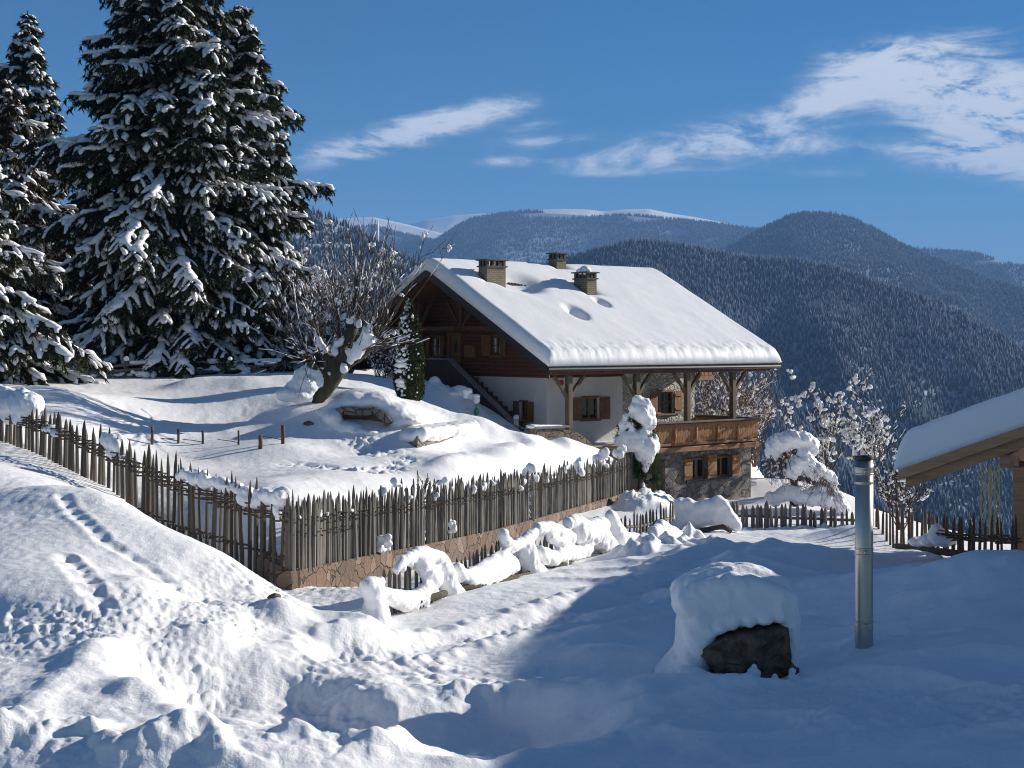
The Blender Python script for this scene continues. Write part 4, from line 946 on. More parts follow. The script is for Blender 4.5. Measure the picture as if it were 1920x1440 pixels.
# ---------------------------------------------------------------- fences
def stake_mesh(seed, m, round_=True):
    rr = random.Random(seed); n = 7; mb = MB(); prof = [(0, 1.0), (.35, .96), (.7, .9), (.86, .84), (.95, .45), (1.0, .1)]
    V = []; bx, by = rr.uniform(-.3, .3), rr.uniform(-.3, .3)
    jit = [rr.uniform(.82, 1.15) for _ in range(n)]; tipx = rr.uniform(-.4, .4)
    for z, r in prof:
        for j in range(n):
            a = 2*math.pi*j/n; o = .05*math.sin(z*3)*bx
            V.append((math.cos(a)*r*jit[j]+o*6+(tipx*.5 if z > .9 else 0), math.sin(a)*r*jit[j]*.85+.05*math.sin(z*2.2)*by*6, z))
    Fc = []
    for i in range(len(prof)-1):
        for j in range(n): Fc.append((i*n+j, i*n+(j+1) % n, (i+1)*n+(j+1) % n, (i+1)*n+j))
    Fc.append(tuple((len(prof)-1)*n+j for j in range(n)))
    me = bpy.data.meshes.new('stake'); me.from_pydata(V, [], Fc); me.materials.append(m); me.update(); return me
STK = {k: [stake_mesh(i+s, M[k]) for i in range(8)] for k, s in (('stake', 1), ('stake_dark', 30), ('stake_brown', 60))}
def put_stake(parent, k, x, y, z0, z1, r, rr, lean=.03):
    o = bpy.data.objects.new('stake', rr.choice(STK[k])); link(o, parent); p = parent.location
    o.location = (x-p.x, y-p.y, z0-p.z); o.scale = (r, r, z1-z0); o.rotation_euler = (rr.uniform(-lean, lean), rr.uniform(-lean, lean), rr.uniform(0, 6.28)); return o
def merged_stakes(parent, k, items, rr):
    Vs, Fs = [], []; n = 0
    for (x, y, z0, z1, r) in items:
        me = rr.choice(STK[k]); a = rr.uniform(0, 6.28); c, s = math.cos(a), math.sin(a)
        V = [((v.co.x*c-v.co.y*s)*r+x-parent.location.x+rr.uniform(-.01, .01)*v.co.z, (v.co.x*s+v.co.y*c)*r+y-parent.location.y, v.co.z*(z1-z0)+z0-parent.location.z) for v in me.vertices]
        Fs += [tuple(i+n for i in f.vertices) for f in me.polygons]; Vs += V; n += len(V)
    o = np_mesh('stake', Vs, Fs, M[k], parent); o['kind'] = 'stuff'; return o
def wattle(parent, path, m, strands=3, amp=.09, r=.013, name='woven_withe', seed=1, step=.18):
    """thin rods woven in and out of the stakes"""
    rr = random.Random(seed); p0 = parent.location; mb = MB()
    for s in range(strands):
        pts = []; L = sum((b-a).length for a, b in zip(path[:-1], path[1:])); k = int(L/step)
        for i in range(k+1):
            t = i/k*L; acc = 0
            for a, b in zip(path[:-1], path[1:]):
                l = (b-a).length
                if t <= acc+l+1e-6: q = a.lerp(b, (t-acc)/l); d = (b-a).normalized(); break
                acc += l
            nr = Vector((d.y, -d.x, 0)).normalized()
            pts.append(q+nr*(amp*(1 if (i+s) % 2 else -1)*rr.uniform(.7, 1.2))+Vector((0, 0, (s-strands/2)*.045+rr.uniform(-.03, .03)))-p0)
        MB().tube(pts, r*rr.uniform(.8, 1.2), 5).build(name, m, parent)
def lumps(name, parent, spots, m='snow_lump', vox=.05, seed=3, smooth=4, disp=.03):
    """soft snow: spheres (x, y, z, rx, ry, rz) fused into one skin"""
    rr = random.Random(seed); mb = MB(); p = parent.location if parent else Vector((0, 0, 0))
    for (x, y, z, rx, ry, rz) in spots: mb.ico((x-p.x, y-p.y, z-p.z), (rx, ry, rz), 2, .06, rr)
    o = mb.build(name, M[m], None, True)
    r = o.modifiers.new('r', 'REMESH'); r.mode = 'VOXEL'; r.voxel_size = vox; r.use_smooth_shade = True
    s = o.modifiers.new('s', 'SMOOTH'); s.iterations = smooth; s.factor = .5
    C.view_layer.update(); bake(o)
    if disp:
        me = o.data; n = len(me.vertices); co = np.empty(n*3); me.vertices.foreach_get('co', co); co = co.reshape(-1, 3)
        no = np.empty(n*3); me.vertices.foreach_get('normal', no); no = no.reshape(-1, 3)
        h = fbm(co[:, 0]*2.5+co[:, 2]*1.7, co[:, 1]*2.5-co[:, 2]*1.3, seed+7, 3)+.6*perlin(co[:, 0]*9+co[:, 2]*5, co[:, 1]*9-co[:, 2]*7, seed+11)
        me.vertices.foreach_set('co', (co+no*(h*disp)[:, None]).ravel()); me.update()
    me = o.data; me.polygons.foreach_set('use_smooth', np.ones(len(me.polygons), dtype=bool))
    if parent: o.parent = parent; o['kind'] = 'stuff'
    return o
# --- front fence: close set rough stakes on the red stone wall
front = empty('paling_fence', (F0.x, F0.y, -4.3)); tag(front, 'long grey fence of close set rough stakes above the reddish stone wall', 'fence')
rr = random.Random(11); d = (F1-F0); L = d.length; n = 400; rest = []
for i in range(n):
    p = F0+d*max(0, (i+rr.uniform(-.25, .25))/(n-1))**1.22; px = CX+F*p.x/p.y; Y = p.y
    z0 = (HY-np.interp(px, *FB))/F*Y-.05+rr.uniform(-.05, .02); z1 = (HY-np.interp(px, *FT))/F*Y+rr.gauss(-.08, .11); r = rr.choice((rr.uniform(.025, .04), rr.uniform(.032, .05), rr.uniform(.045, .065)))
    off = rr.uniform(-.05, .05); x, y = p.x+off*.959, p.y-off*.284
    if i < 100: put_stake(front, 'stake', x, y, z0, z1, r, rr)
    else: rest.append((x, y, z0, z1, r))
merged_stakes(front, 'stake', rest, rr)
mid = lambda px, f: np.interp(px, *FB)*(1-f)+np.interp(px, *FT)*f
def onfront(px, f): Y = Yfront(px); return P(px, mid(px, f), Y)
FP = list(range(545, 1206, 44))+[1205]
wattle(front, [onfront(p, .66) for p in FP], M['wattle'], 4, .10, .014, seed=2)
wattle(front, [onfront(p, .47) for p in (545, 570, 600, 630, 670)], M['wattle'], 3, .10, .012, seed=3)
# snow on the fence
fs = []
for (px, py, r) in ((560, 968, .10), (600, 962, .12), (612, 965, .08), (718, 921, .19), (746, 905, .17), (752, 925, .14), (768, 936, .12), (815, 930, .16), (829, 903, .2), (846, 915, .1), (885, 918, .16), (905, 914, .22), (925, 905, .14), (980, 905, .16), (995, 885, .34), (1000, 900, .22), (972, 915, .2), (1000, 878, .2), (1060, 880, .15), (1090, 869, .34), (1086, 880, .25), (1130, 855, .35), (1133, 868, .2), (1160, 843, .30), (1028, 897, .14), (1040, 893, .1), (690, 945, .10), (660, 955, .09)):
    Y = Yfront(px)-.05; q = P(px, py, Y); k = (r*Y/42 if Y > 42 else r)*.52
    for j in range(4): fs.append((q.x+rr.uniform(-.9, .9)*k, q.y+rr.uniform(-.9, .9)*k, q.z+rr.uniform(-.9, .7)*k, k*rr.uniform(.6, .9), k*rr.uniform(.6, .9), k*rr.uniform(.6, .95)))
lumps('snow', front, fs, vox=.03, smooth=1, disp=.03, seed=5)
# --- wall of red stone under it
wall = empty('retaining_wall', (F0.x, F0.y, -4.8)); tag(wall, 'low reddish stone retaining wall under the front paling fence', 'wall')
mb = MB(); pts = []
for px in (540, 575, 620, 680, 750, 830, 920, 1010, 1100, 1160, 1207):
    Y = Yfront(px); q = P(px, 0, Y); q.z = 0; zt_ = (HY-np.interp(px, *FB)-3)/F*Y; zb_ = (HY-np.interp(px, *FW))/F*Y-.5; pts.append((q, zb_, zt_))
nr = Vector((.959, -.284, 0)); V = []; Fc = []
for q, zb_, zt_ in pts:
    for o, z in ((.10, zb_), (.07, zt_), (-.25, zt_), (-.25, zb_)): V.append(q+nr*o+Vector((0, 0, z))-wall.location)
for i in range(len(pts)-1):
    for j in range(4): Fc.append((i*4+j, (i+1)*4+j, (i+1)*4+(j+1) % 4, i*4+(j+1) % 4))
Fc += [(0, 1, 2, 3), tuple(len(V)-4+j for j in (3, 2, 1, 0))]
w_ = MB().add(V, Fc)
# short return along the left fence
q0 = F0+Vector((-.05, 0.0, 0)); q1 = F0+(F2-F0).normalized()*1.3
w_.prism([Vector((q0.x, q0.y, -5.3))-wall.location, Vector((q0.x, q0.y, -4.33))-wall.location, Vector((q1.x, q1.y, -4.2))-wall.location, Vector((q1.x, q1.y, -5.0))-wall.location], Vector((.2, .15, 0)))
w_.build('masonry', M['stone_red'], wall)
for sd, grp, lab in ((9, ((716, 1018, .2), (712, 1026, .12)), 'snow covered wall plant at the foot of the front fence, nearer the corner and larger'), (10, ((847, 985, .16), (846, 992, .1)), 'smaller snow covered wall plant on the red wall below the middle of the front fence')):
    pl = []
    for (px, py, r) in grp:
        Y = Yfront(px)-.25; q = P(px, py, Y)
        for j in range(12): pl.append((q.x+rr.uniform(-.8, .8)*r, q.y+rr.uniform(-.5, .5)*r, q.z+rr.uniform(-.8, .8)*r, r*.42, r*.42, r*.4))
    tuft = lumps('snowy_plant', None, pl, vox=.03, smooth=1, seed=sd); tag(tuft, lab, 'plant')
# --- left fence running up the slope
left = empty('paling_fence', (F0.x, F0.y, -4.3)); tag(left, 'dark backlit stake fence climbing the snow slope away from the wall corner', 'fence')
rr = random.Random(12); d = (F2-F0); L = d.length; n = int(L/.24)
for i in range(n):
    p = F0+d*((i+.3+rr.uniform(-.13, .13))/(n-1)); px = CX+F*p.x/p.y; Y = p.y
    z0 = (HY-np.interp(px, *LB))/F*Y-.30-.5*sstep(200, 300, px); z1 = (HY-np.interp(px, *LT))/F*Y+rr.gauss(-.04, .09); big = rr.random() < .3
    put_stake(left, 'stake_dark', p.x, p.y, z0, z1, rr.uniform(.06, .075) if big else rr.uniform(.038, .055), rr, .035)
def onleft(px, f): Y = Yleft(px); return P(px, np.interp(px, *LB)*(1-f)+np.interp(px, *LT)*f, Y)
LR = [(-90, 750), (0, 775), (60, 792), (130, 815), (200, 850), (240, 868), (320, 902), (400, 932), (480, 953), (545, 966)]
wattle(left, [P(a, b, Yleft(a)) for a, b in LR], M['wattle'], 6, .10, .017, seed=4, step=.26)
wattle(left, [P(a, b, Yleft(a)) for a, b in ((250, 950), (310, 975), (380, 1000), (470, 1025), (540, 1045))], M['wattle'], 2, .08, .02, seed=6, step=.26)
fs = []
for (x0, x1, dy, r, k) in ((-90, 62, -28, .50, 26), (-90, 50, -8, .34, 16), (60, 120, 2, .15, 12), (200, 222, -26, .25, 8), (195, 225, -10, .18, 8), (345, 390, -24, .22, 14), (395, 490, -28, .17, 20), (455, 490, -12, .20, 9), (500, 528, -30, .24, 8), (505, 530, -6, .15, 7), (225, 260, -6, .10, 6)):
    for j in range(k):
        px = rr.uniform(x0, x1); Y = Yleft(px)+rr.uniform(.0, .2)+(.25 if r > .3 else 0); b = np.interp(px, [a for a, _ in LR], [b for _, b in LR])+dy+rr.uniform(-4, 4); q = P(px, b, Y)
        fs.append((q.x, q.y, q.z, r*rr.uniform(.6, 1), r*rr.uniform(.6, 1), r*rr.uniform(.45, .8)))
lumps('snow', left, fs, vox=.04, smooth=2, seed=13, disp=.055)
# --- picket fences beyond the yard
def pickets(label, a, b, n, k, tops, bots, r=(.035, .055), seed=1, rails=(.35,), gaps=0, group=None):
    A, B = P(a[0], HY, a[1]), P(b[0], HY, b[1]); A.z = B.z = 0
    fe = empty('picket_fence', (A.x, A.y, (HY-bots[1][0])/F*a[1])); tag(fe, label, 'fence'); rr = random.Random(seed)
    for i in range(n):
        p = A.lerp(B, (i+rr.uniform(-.25, .25))/(n-1)); px = CX+F*p.x/p.y
        z1 = (HY-np.interp(px, *tops))/F*p.y+rr.gauss(-.03, .05); z0 = (HY-np.interp(px, *bots))/F*p.y-.25
        put_stake(fe, k, p.x, p.y, z0, z1, rr.uniform(*r), rr, .03)
    for f in rails:
        mb = MB(); pts = []
        for s in np.linspace(0, 1, 7):
            p = A.lerp(B, s); px = CX+F*p.x/p.y; py = np.interp(px, *bots)*(1-f)+np.interp(px, *tops)*f; pts.append(Vector((p.x, p.y+.09, (HY-py)/F*p.y+rr.uniform(-.02, .02)))-fe.location)
        mb.tube(pts, .045, 7); mb.build('rail', M['rail'], fe, True)
    return fe
pf1 = pickets('short grey picket fence between snow humps in front of the stone basement', (1160, 41.5), (1262, 46.5), 17, 'stake', ([1160, 1200, 1262], [965, 958, 938]), ([1160, 1200, 1262], [1003, 1000, 985]), seed=21, rails=(.3,))
pf2 = pickets('low grey picket fence at the far side of the yard below the basement corner', (1372, 47.2), (1606, 46.6), 26, 'stake', ([1372, 1400, 1500, 1606], [938, 940, 946, 955]), ([1372, 1500, 1606], [980, 984, 984]), r=(.055, .08), seed=22, rails=(.3,))
pf3 = pickets('dark brown picket fence under the timber roof beside the metal flue', (1630, 45.0), (1905, 31.6), 33, 'stake_brown', ([1630, 1646, 1720, 1793, 1905], [942, 947, 952, 962, 968]), ([1630, 1700, 1793, 1905], [1012, 1045, 1078, 1090]), r=(.032, .052), seed=23, rails=())
ra = [P(1683, 1023, 40.9), P(1740, 1030, 38), P(1800, 1037, 35.4), P(1860, 1040, 33.2), P(1910, 1042, 31.5)]
MB().tube([Vector((p.x-.05, p.y-.10, p.z))-pf3.location for p in ra], .085, 9).build('rail', M['bark'], pf3, True)
wattle(pf3, [p+Vector((0, 0, .2)) for p in (P(1760, 1013, 36.9), P(1800, 1022, 35.4), P(1860, 1025, 33.2), P(1905, 1030, 31.6))], M['wattle'], 4, .11, .014, seed=24)
lumps('snow', pf3, [(q.x, q.y-.2, q.z, a, .25, b) for q, a, b in ((P(1755, 1003, 37.2), .28, .22), (P(1745, 1010, 37.6), .35, .2), (P(1770, 1012, 36.6), .35, .16), (P(1725, 1014, 38.5), .35, .13), (P(1752, 994, 37.2), .14, .2))], seed=25, vox=.05)
# --- rail fence along the back of the garden
rf_ = empty('rail_fence', tuple(P(60, 720, 57))); tag(rf_, 'split rail fence capped with snow in front of the tall spruces', 'fence'); rr = random.Random(31)
posts = [(58, 758, 46, 735), (146, 712, 57, 683), (237, 712, 58, 675), (325, 712, 59, 676), (433, 712, 60, 674), (510, 705, 61, 678)]
for (px, yb, Y, yt) in posts:
    a, b = P(px, yb+6, Y)-rf_.location, P(px, yt, Y)-rf_.location; MB().tube([a, a.lerp(b, .5), b], [.09, .085, .075], 8).build('post', M['rail'], rf_, True)
rl_ = [[(92, 700), (150, 694), (238, 684), (330, 678), (420, 680), (520, 678)], [(115, 711), (180, 708), (260, 698), (330, 694), (430, 689), (520, 684)], [(215, 706), (280, 703), (340, 698), (430, 694), (500, 692)], [(120, 705), (200, 697), (290, 690), (345, 685)], [(270, 712), (330, 702), (400, 696)]]
for k, ln in enumerate(rl_):
    pts = [P(px, py, np.interp(px, [60, 146, 510], [56.5, 57, 61])-.1-.06*k)-rf_.location for px, py in ln]
    MB().tube(pts, [rr.uniform(.045, .065) for _ in pts], 7).build('rail', M['rail'], rf_, True)
fs = []
for k, (x0, x1) in enumerate(((240, 285), (285, 335), (395, 440), (455, 520))):
    for j in range(9):
        px = rr.uniform(x0, x1); py = np.interp(px, [92, 150, 238, 330, 420, 520], [700, 694, 684, 678, 680, 678])-3; q = P(px, py, np.interp(px, [60, 146, 510], [56.5, 57, 61])-.15); fs.append((q.x, q.y, q.z, .2, .12, .10))
for (px, py, r) in ((146, 681, .13), (140, 690, .12), (237, 673, .12), (275, 702, .2), (262, 702, .16), (433, 672, .10), (250, 697, .1)): q = P(px, py, 57.8); fs.append((q.x, q.y-.1, q.z, r, r, r*.8))
for j in range(30):
    px = rr.uniform(120, 520); k = rr.choice((1, 2)); ln = rl_[k]; py = np.interp(px, [a for a, _ in ln], [b for _, b in ln])-2; q = P(px, py, np.interp(px, [60, 146, 510], [56.5, 57, 61])-.15-.06*k); fs.append((q.x, q.y, q.z, .16, .09, .055))
lumps('snow', rf_, fs, seed=33, vox=.05, smooth=2)
# --- garden sticks
for (px, yb, yt, r, Y) in ((285, 833, 800, .045, 45.5), (334, 831, 804, .04, 45.8), (380, 832, 808, .04, 46), (447, 834, 807, .032, 46), (488, 841, 816, .065, 45.4), (530, 832, 797, .055, 46.5)):
    g = sight(px, yb); Y = g.y if g and g.y > 40 else Y; a = P(px, yb+8, Y); b = P(px, yt, Y)
    o = empty('garden_stake', (a.x, a.y, a.z)); MB().tube([(0, 0, 0), Vector((b-a))*.6+Vector((.01, 0, 0)), b-a], [r, r*.95, r*.9], 8).build('pole', M['stake_brown'], o, True)
    lab = {285: 'thin garden stake at the left end of the row of sticks in the snowy bed', 334: 'second garden stake from the left in the snowy bed', 380: 'third garden stake from the left in the snowy bed', 447: 'thinnest garden stake beside bare looping canes', 488: 'short thick garden stake, the stubbiest in the row', 530: 'tall garden stake at the end nearest the bare tree'}[px]
    tag(o, lab, 'stake', 'stakes standing in the garden bed')
    if px in (334, 380, 447, 530):
        c = empty('x', (0, 0, 0)); bpy.data.objects.remove(c)
        MB().tube([(0, 0, .35*(b-a).z), (-.35, .05, .45*(b-a).z), (-.62, .08, .5*(b-a).z)], .012, 5).build('cross_stick', M['twig'], o)
# --- low stone wall in the garden
gw = empty('garden_wall', tuple(P(785, 838, 47.3))); tag(gw, 'short stretch of dark stone garden wall under a thick straight snow cap', 'wall')
def gwp(px, py, Y): return P(px, py, Y)-gw.location
gwm = MB().prism([gwp(783, 842, 47.0), gwp(880, 836, 51.0), gwp(880, 800, 51.0), gwp(783, 815, 47.0)], (-.4, .45, 0)); gwm.build('masonry', M['stone_field'], gw)
fs = []
for j in range(60):
    s = rr.random(); px = 778+s*104; Y = 46.9+s*4.1; q = P(px, 811-s*13+rr.uniform(-1, 3), Y); fs.append((q.x-.1, q.y+.45+rr.uniform(-.2, .6), q.z-.10, .5, .6, .26))
for j in range(40):
    s = rr.random(); q = P(785+s*95, 818-s*13, 46.9+s*4.0); fs.append((q.x, q.y-.02, q.z+.10, .22, .18, rr.uniform(.10, .2)))
lumps('snow', gw, fs, seed=35, vox=.07, smooth=4, disp=.03)
# arched stones under the tree
sa = empty('stone_arch', tuple(P(690, 790, 48.5))); tag(sa, 'buried stone arch with a dark mouth under thick snow beside the bare tree', 'arch')
mb = MB()
ring = [(632, 772), (645, 769), (662, 771), (680, 772), (700, 770), (712, 774), (722, 783), (732, 796)]
for (a, b) in zip(ring[:-1], ring[1:]):
    p, q = P(*a, 48.2)-sa.location, P(*b, 48.2)-sa.location; mb.beam(p, q, .5, .24)
mb.build('masonry', M['stone_field'], sa)
MB().prism([P(x, y, 48.4)-sa.location for x, y in ((632, 806), (740, 808), (732, 790), (715, 774), (690, 770), (634, 772))], (0, .6, 0)).build('mouth', M['rock'], sa)
fs = []
for (px, py, r, h) in ((640, 757, .55, .25), (665, 752, .6, .35), (690, 752, .6, .35), (712, 757, .55, .35), (728, 770, .5, .35), (742, 786, .5, .28), (655, 795, .5, .22), (672, 802, .5, .2), (640, 805, .5, .2), (700, 804, .5, .14), (624, 776, .35, .3), (612, 770, .4, .2), (705, 748, .7, .3), (735, 764, .7, .3), (755, 782, .7, .25)):
    q = P(px, py, 48.5); fs.append((q.x, q.y+(.45 if py < 772 or px > 720 else -.2), q.z-.08, r, .85, h))
lumps('snow', sa, fs, seed=37, vox=.07, smooth=4, disp=.02)
# --- low fence buried in humps of snow
TA, TB = (690, 25.2), (1150, 37.0)
def Ytr(px): return 1/(1/TA[1]+(1/TB[1]-1/TA[1])*(px-TA[0])/(TB[0]-TA[0]))
tf = empty('buried_fence', tuple(P(690, 1170, TA[1]))); tag(tf, 'low picket and lattice fence sunk under fantastic humps of snow beside the track', 'fence')
rr = random.Random(41)
def trk(px): return np.interp(px, [690, 780, 860, 930, 1000, 1060, 1130, 1170], [1150, 1135, 1112, 1098, 1082, 1066, 1048, 1030])
for (x0, x1, yt, n) in ((722, 800, (1068, 1045), 8), (860, 905, (1050, 1020), 6), (905, 950, (1022, 1005), 6), (950, 1000, (1012, 990), 4), (1005, 1040, (1012, 1000), 5)):
    for i in range(n):
        px = x0+(x1-x0)*i/n+rr.uniform(-1.5, 1.5); Y = Ytr(px)+.25; yt_ = yt[0]+(yt[1]-yt[0])*i/n+rr.uniform(-6, 5); a = P(px, trk(px)+4, Y); b = P(px, yt_, Y); put_stake(tf, 'stake', a.x, a.y, a.z-.1, b.z, rr.uniform(.035, .055), rr, .04)
mb = MB()
for (x0, x1) in ((775, 835), (855, 990), (1035, 1135)):
    q = [P(x, trk(x)-7, Ytr(x)-.30)-tf.location for x in np.linspace(x0, x1, 5)]; mb.tube(q, .06, 8)
    q = [P(x, trk(x)-2, Ytr(x)-.30)-tf.location for x in np.linspace(x0, x1, 5)]; mb.tube(q, .03, 6)
mb.build('rail', M['bark'], tf, True)
mb = MB()
for (x0, x1) in ((775, 835), (858, 925), (940, 990), (1035, 1085)):
    for x in np.arange(x0, x1, 5.5):
        mb.tube([P(x, trk(x)+7, Ytr(x)-.26)-tf.location, P(x+3, trk(x)-14, Ytr(x)-.26)-tf.location], .016, 5); mb.tube([P(x+3, trk(x)+7, Ytr(x)-.26)-tf.location, P(x, trk(x)-14, Ytr(x)-.26)-tf.location], .016, 5)
mb.build('lattice', M['bark'], tf)
fs = []
def hump(pts, dY=0.0, dense=1.0):
    """chain of (px, py, radius in photo pixels)"""
    for (a, b) in zip(pts[:-1], pts[1:]):
        k = max(2, int(math.hypot(b[0]-a[0], b[1]-a[1])/(min(a[2], b[2])*.26)*dense))
        for i in range(k+1):
            s = i/k; px = a[0]+(b[0]-a[0])*s; py = a[1]+(b[1]-a[1])*s; r = a[2]+(b[2]-a[2])*s; Y = Ytr(px)+dY; q = P(px, py, Y); R_ = r/F*Y*1.12
            fs.append((q.x, q.y, q.z, R_, R_*1.1, R_))
            if rr.random() < .12: fs.append((q.x+rr.uniform(-.5, .5)*R_, q.y-rr.uniform(.2, .5)*R_, q.z-rr.uniform(.2, 1.1)*R_, R_*.6, R_*.5, R_*.7))
hump([(696, 1102, 19), (704, 1125, 19), (706, 1150, 25), (702, 1178, 34)]); hump([(690, 1098, 14), (712, 1092, 13)])
hump([(718, 1110, 10), (738, 1122, 15), (760, 1128, 17), (790, 1118, 17), (800, 1105, 14)], -.1)
hump([(742, 1068, 8), (756, 1052, 12), (780, 1040, 14), (805, 1040, 14), (826, 1052, 15), (836, 1072, 17), (842, 1100, 18), (850, 1126, 24), (852, 1146, 34)]); hump([(790, 1060, 14), (812, 1085, 19), (800, 1110, 14), (822, 1122, 12)])
hump([(858, 1066, 12), (875, 1085, 14), (905, 1085, 17), (930, 1072, 18), (955, 1060, 18)], -.1); hump([(880, 1075, 10), (900, 1068, 12), (925, 1055, 14), (940, 1045, 11)], -.1)
hump([(943, 1002, 10), (950, 1018, 11), (962, 1025, 11), (985, 1014, 12), (1000, 1000, 11)]); hump([(985, 1018, 15), (988, 1040, 19), (992, 1065, 21), (1000, 1084, 29)]); hump([(945, 1045, 14), (962, 1062, 14)])
hump([(1008, 990, 10), (1030, 988, 11), (1050, 1000, 13), (1068, 1010, 13)]); hump([(1030, 1005, 10), (1055, 1020, 13), (1072, 1008, 10)]); hump([(1012, 1035, 12), (1035, 1048, 14), (1060, 1040, 13), (1085, 1038, 13), (1100, 1030, 12)], -.1)
hump([(1068, 980, 11), (1080, 976, 12), (1095, 990, 15), (1115, 990, 17), (1130, 985, 15)]); hump([(1085, 1000, 18), (1112, 1005, 24), (1128, 1010, 20), (1138, 1030, 22), (1145, 1045, 20)])
hump([(1145, 966, 9), (1150, 980, 13), (1155, 1000, 18), (1165, 1015, 18), (1190, 1012, 12)], .4)
hump([(1225, 1000, 12), (1240, 985, 10), (1255, 1000, 14), (1270, 1005, 12), (1218, 1010, 10)], 1.2)
hump([(1195, 1042, 12), (1215, 1038, 10), (1235, 1030, 10), (1255, 1026, 9), (1275, 1022, 8)], .8); hump([(1300, 1030, 11), (1320, 1026, 10), (1330, 1034, 8)], .8); hump([(1265, 1012, 12), (1290, 1018, 10), (1310, 1018, 9)], 1.2)
lumps('snow', tf, fs, seed=43, vox=.035, smooth=6, disp=.032)
# snow hump on a dark buried rail by the yard corner
bh = empty('snow_hump', tuple(P(1330, 985, 46.0))); tag(bh, 'big rounded snow hump over a dark buried bench between the two grey picket fences', 'snow')
fs = []
for (px, py, r) in ((1275, 945, 13), (1290, 945, 13), (1305, 955, 15), (1325, 948, 15), (1345, 940, 13), (1355, 948, 14), (1362, 960, 14), (1372, 972, 13), (1380, 985, 12), (1290, 968, 18), (1310, 975, 20), (1335, 968, 20), (1355, 975, 14), (1275, 962, 12), (1270, 985, 13), (1340, 952, 18)):
    q = P(px, py, 45.4); R_ = r/F*45.4; fs.append((q.x, q.y, q.z, R_, R_*1.2, R_))
lumps('snow', bh, fs, seed=45, vox=.06, smooth=3, disp=.03)
MB().tube([P(x, y, 44.8)-bh.location for x, y in ((1285, 1000), (1310, 996), (1335, 991), (1355, 987), (1372, 996))], .075, 8).build('beam', M['bark'], bh, True)
# ---------------------------------------------------------------- timber shelter at the right edge
RDIR = Vector((.423, .906, 0)).normalized(); VD = Vector((-RDIR.y, RDIR.x, 0))          # ridge direction; from the ridge down to the left eave
sh = empty('timber_shelter', (11.6, 30.6, -4.9), math.atan2(RDIR.y, RDIR.x)); tag(sh, 'open timber shelter with a thick snow blanket on its low pitched roof', 'shelter')
# local axes: x back along the ridge, y down towards the left eave, z up
sz = lambda z: z+4.9
w1 = 3.84; s_ = .39; zr = sz(-1.69)+.42; LN = 12.0
zz = lambda y: zr-s_*abs(y)
def slab(mb, y0, y1, x0, x1, dz0, dz1): mb.prism([(x0, y0, zz(y0)+dz0), (x0, y1, zz(y1)+dz0), (x0, y1, zz(y1)+dz1), (x0, y0, zz(y0)+dz1)], (x1-x0, 0, 0))
mb = MB(); slab(mb, 0, w1, .06, LN, -.14, 0); slab(mb, 0, -2.2, .06, LN, -.14, 0); mb.build('roof', M['soffit'], sh)
mb = MB(); slab(mb, 0, w1+.02, 0, .055, -.20, .012); mb.build('verge_board', M['orange_dim'] if 'orange_dim' in M else M.setdefault('orange_dim', mat('brown_larch', wood_b((.30, .15, .065), (.44, .23, .105), (.54, .30, .15), 'Y', .6, 7, .3, .2))), sh, bevel=.01)
mb = MB(); slab(mb, 0, w1-.10, .17, .30, -.43, -.145); mb.build('flying_rafter', M['orange_dim'], sh, bevel=.01)
for x in (.9, 3.4, 6.2, 9.0):
    mb = MB(); slab(mb, 0, w1-.25, x, x+.14, -.42, -.145); mb.build('rafter', M['orange_dim'], sh)
mb = MB(); mb.box((.10, w1-.02, zz(w1)-.20), (LN, w1+.03, zz(w1)-.005)); mb.build('eave_board', M['shutter_dim'], sh)
yp = 1.75; MB().box((.35, yp-.11, zz(yp)-.72), (LN-.3, yp+.11, zz(yp)-.425)).build('purlin', M['orange_dim'], sh, bevel=.012)
for x in (.85, 4.5, 8.5): MB().box((x, yp-.13-.20, -.6), (x+.22, yp+.11-.20, zz(yp)-.725)).build('post', M['orange_dim'], sh, bevel=.012)
MB().beam((1.0, yp-.25, zz(yp)-1.5), (2.0, yp-.15, zz(yp)-.73), .14, .14).build('brace', M['orange_dim'], sh)
def shelter_snow():
    ny_, nx_ = 120, 110; y = np.linspace(-2.35, w1+.10, ny_); x = np.linspace(-.10, LN+.1, nx_)**1.0
    x = -.10+(LN+.2)*(np.linspace(0, 1, nx_)**1.8); YY, XX = np.meshgrid(y, x, indexing='ij')
    rnd = lambda d, r: np.sqrt(np.maximum(1-(1-np.clip(d/r, 0, 1))**2, 0))
    th = .74*rnd(XX-x[0], .20)*rnd(x[-1]-XX, .4)*rnd(y[-1]-YY, .42)*rnd(YY-y[0], .4); th *= 1+.05*fbm(XX*.9, YY*.9, 301, 3); th = np.maximum(th, .02)
    base = zr-s_*(np.sqrt(YY**2+.16)-.25)*1.0; Z = np.maximum(base, zz(YY))+th-.03
    idx = np.arange(nx_*ny_).reshape(ny_, nx_); V = np.stack([XX, YY, Z], -1).reshape(-1, 3)
    Fq = np.stack([idx[:-1, :-1].ravel(), idx[1:, :-1].ravel(), idx[1:, 1:].ravel(), idx[:-1, 1:].ravel()], 1)
    rim = np.concatenate([idx[0, :], idx[1:, -1], idx[-1, -2::-1], idx[-2:0:-1, 0]]); ins = V[rim].copy()
    ins[:, 0] = np.clip(ins[:, 0], .02, LN-.02); ins[:, 1] = np.clip(ins[:, 1], -2.2, w1+.0); ins[:, 2] = zr-s_*np.abs(ins[:, 1])+.012+np.abs(perlin(ins[:, 0]*5, ins[:, 1]*5, 7))*-.0
    o0 = len(V); k = len(rim); j = np.arange(k); V = np.concatenate([V, ins])
    return np_mesh('roof_snow', V, [Fq, np.stack([rim, np.roll(rim, -1), o0+(j+1) % k, o0+j], 1)], M['snow_roof'], sh, True)
shelter_snow()
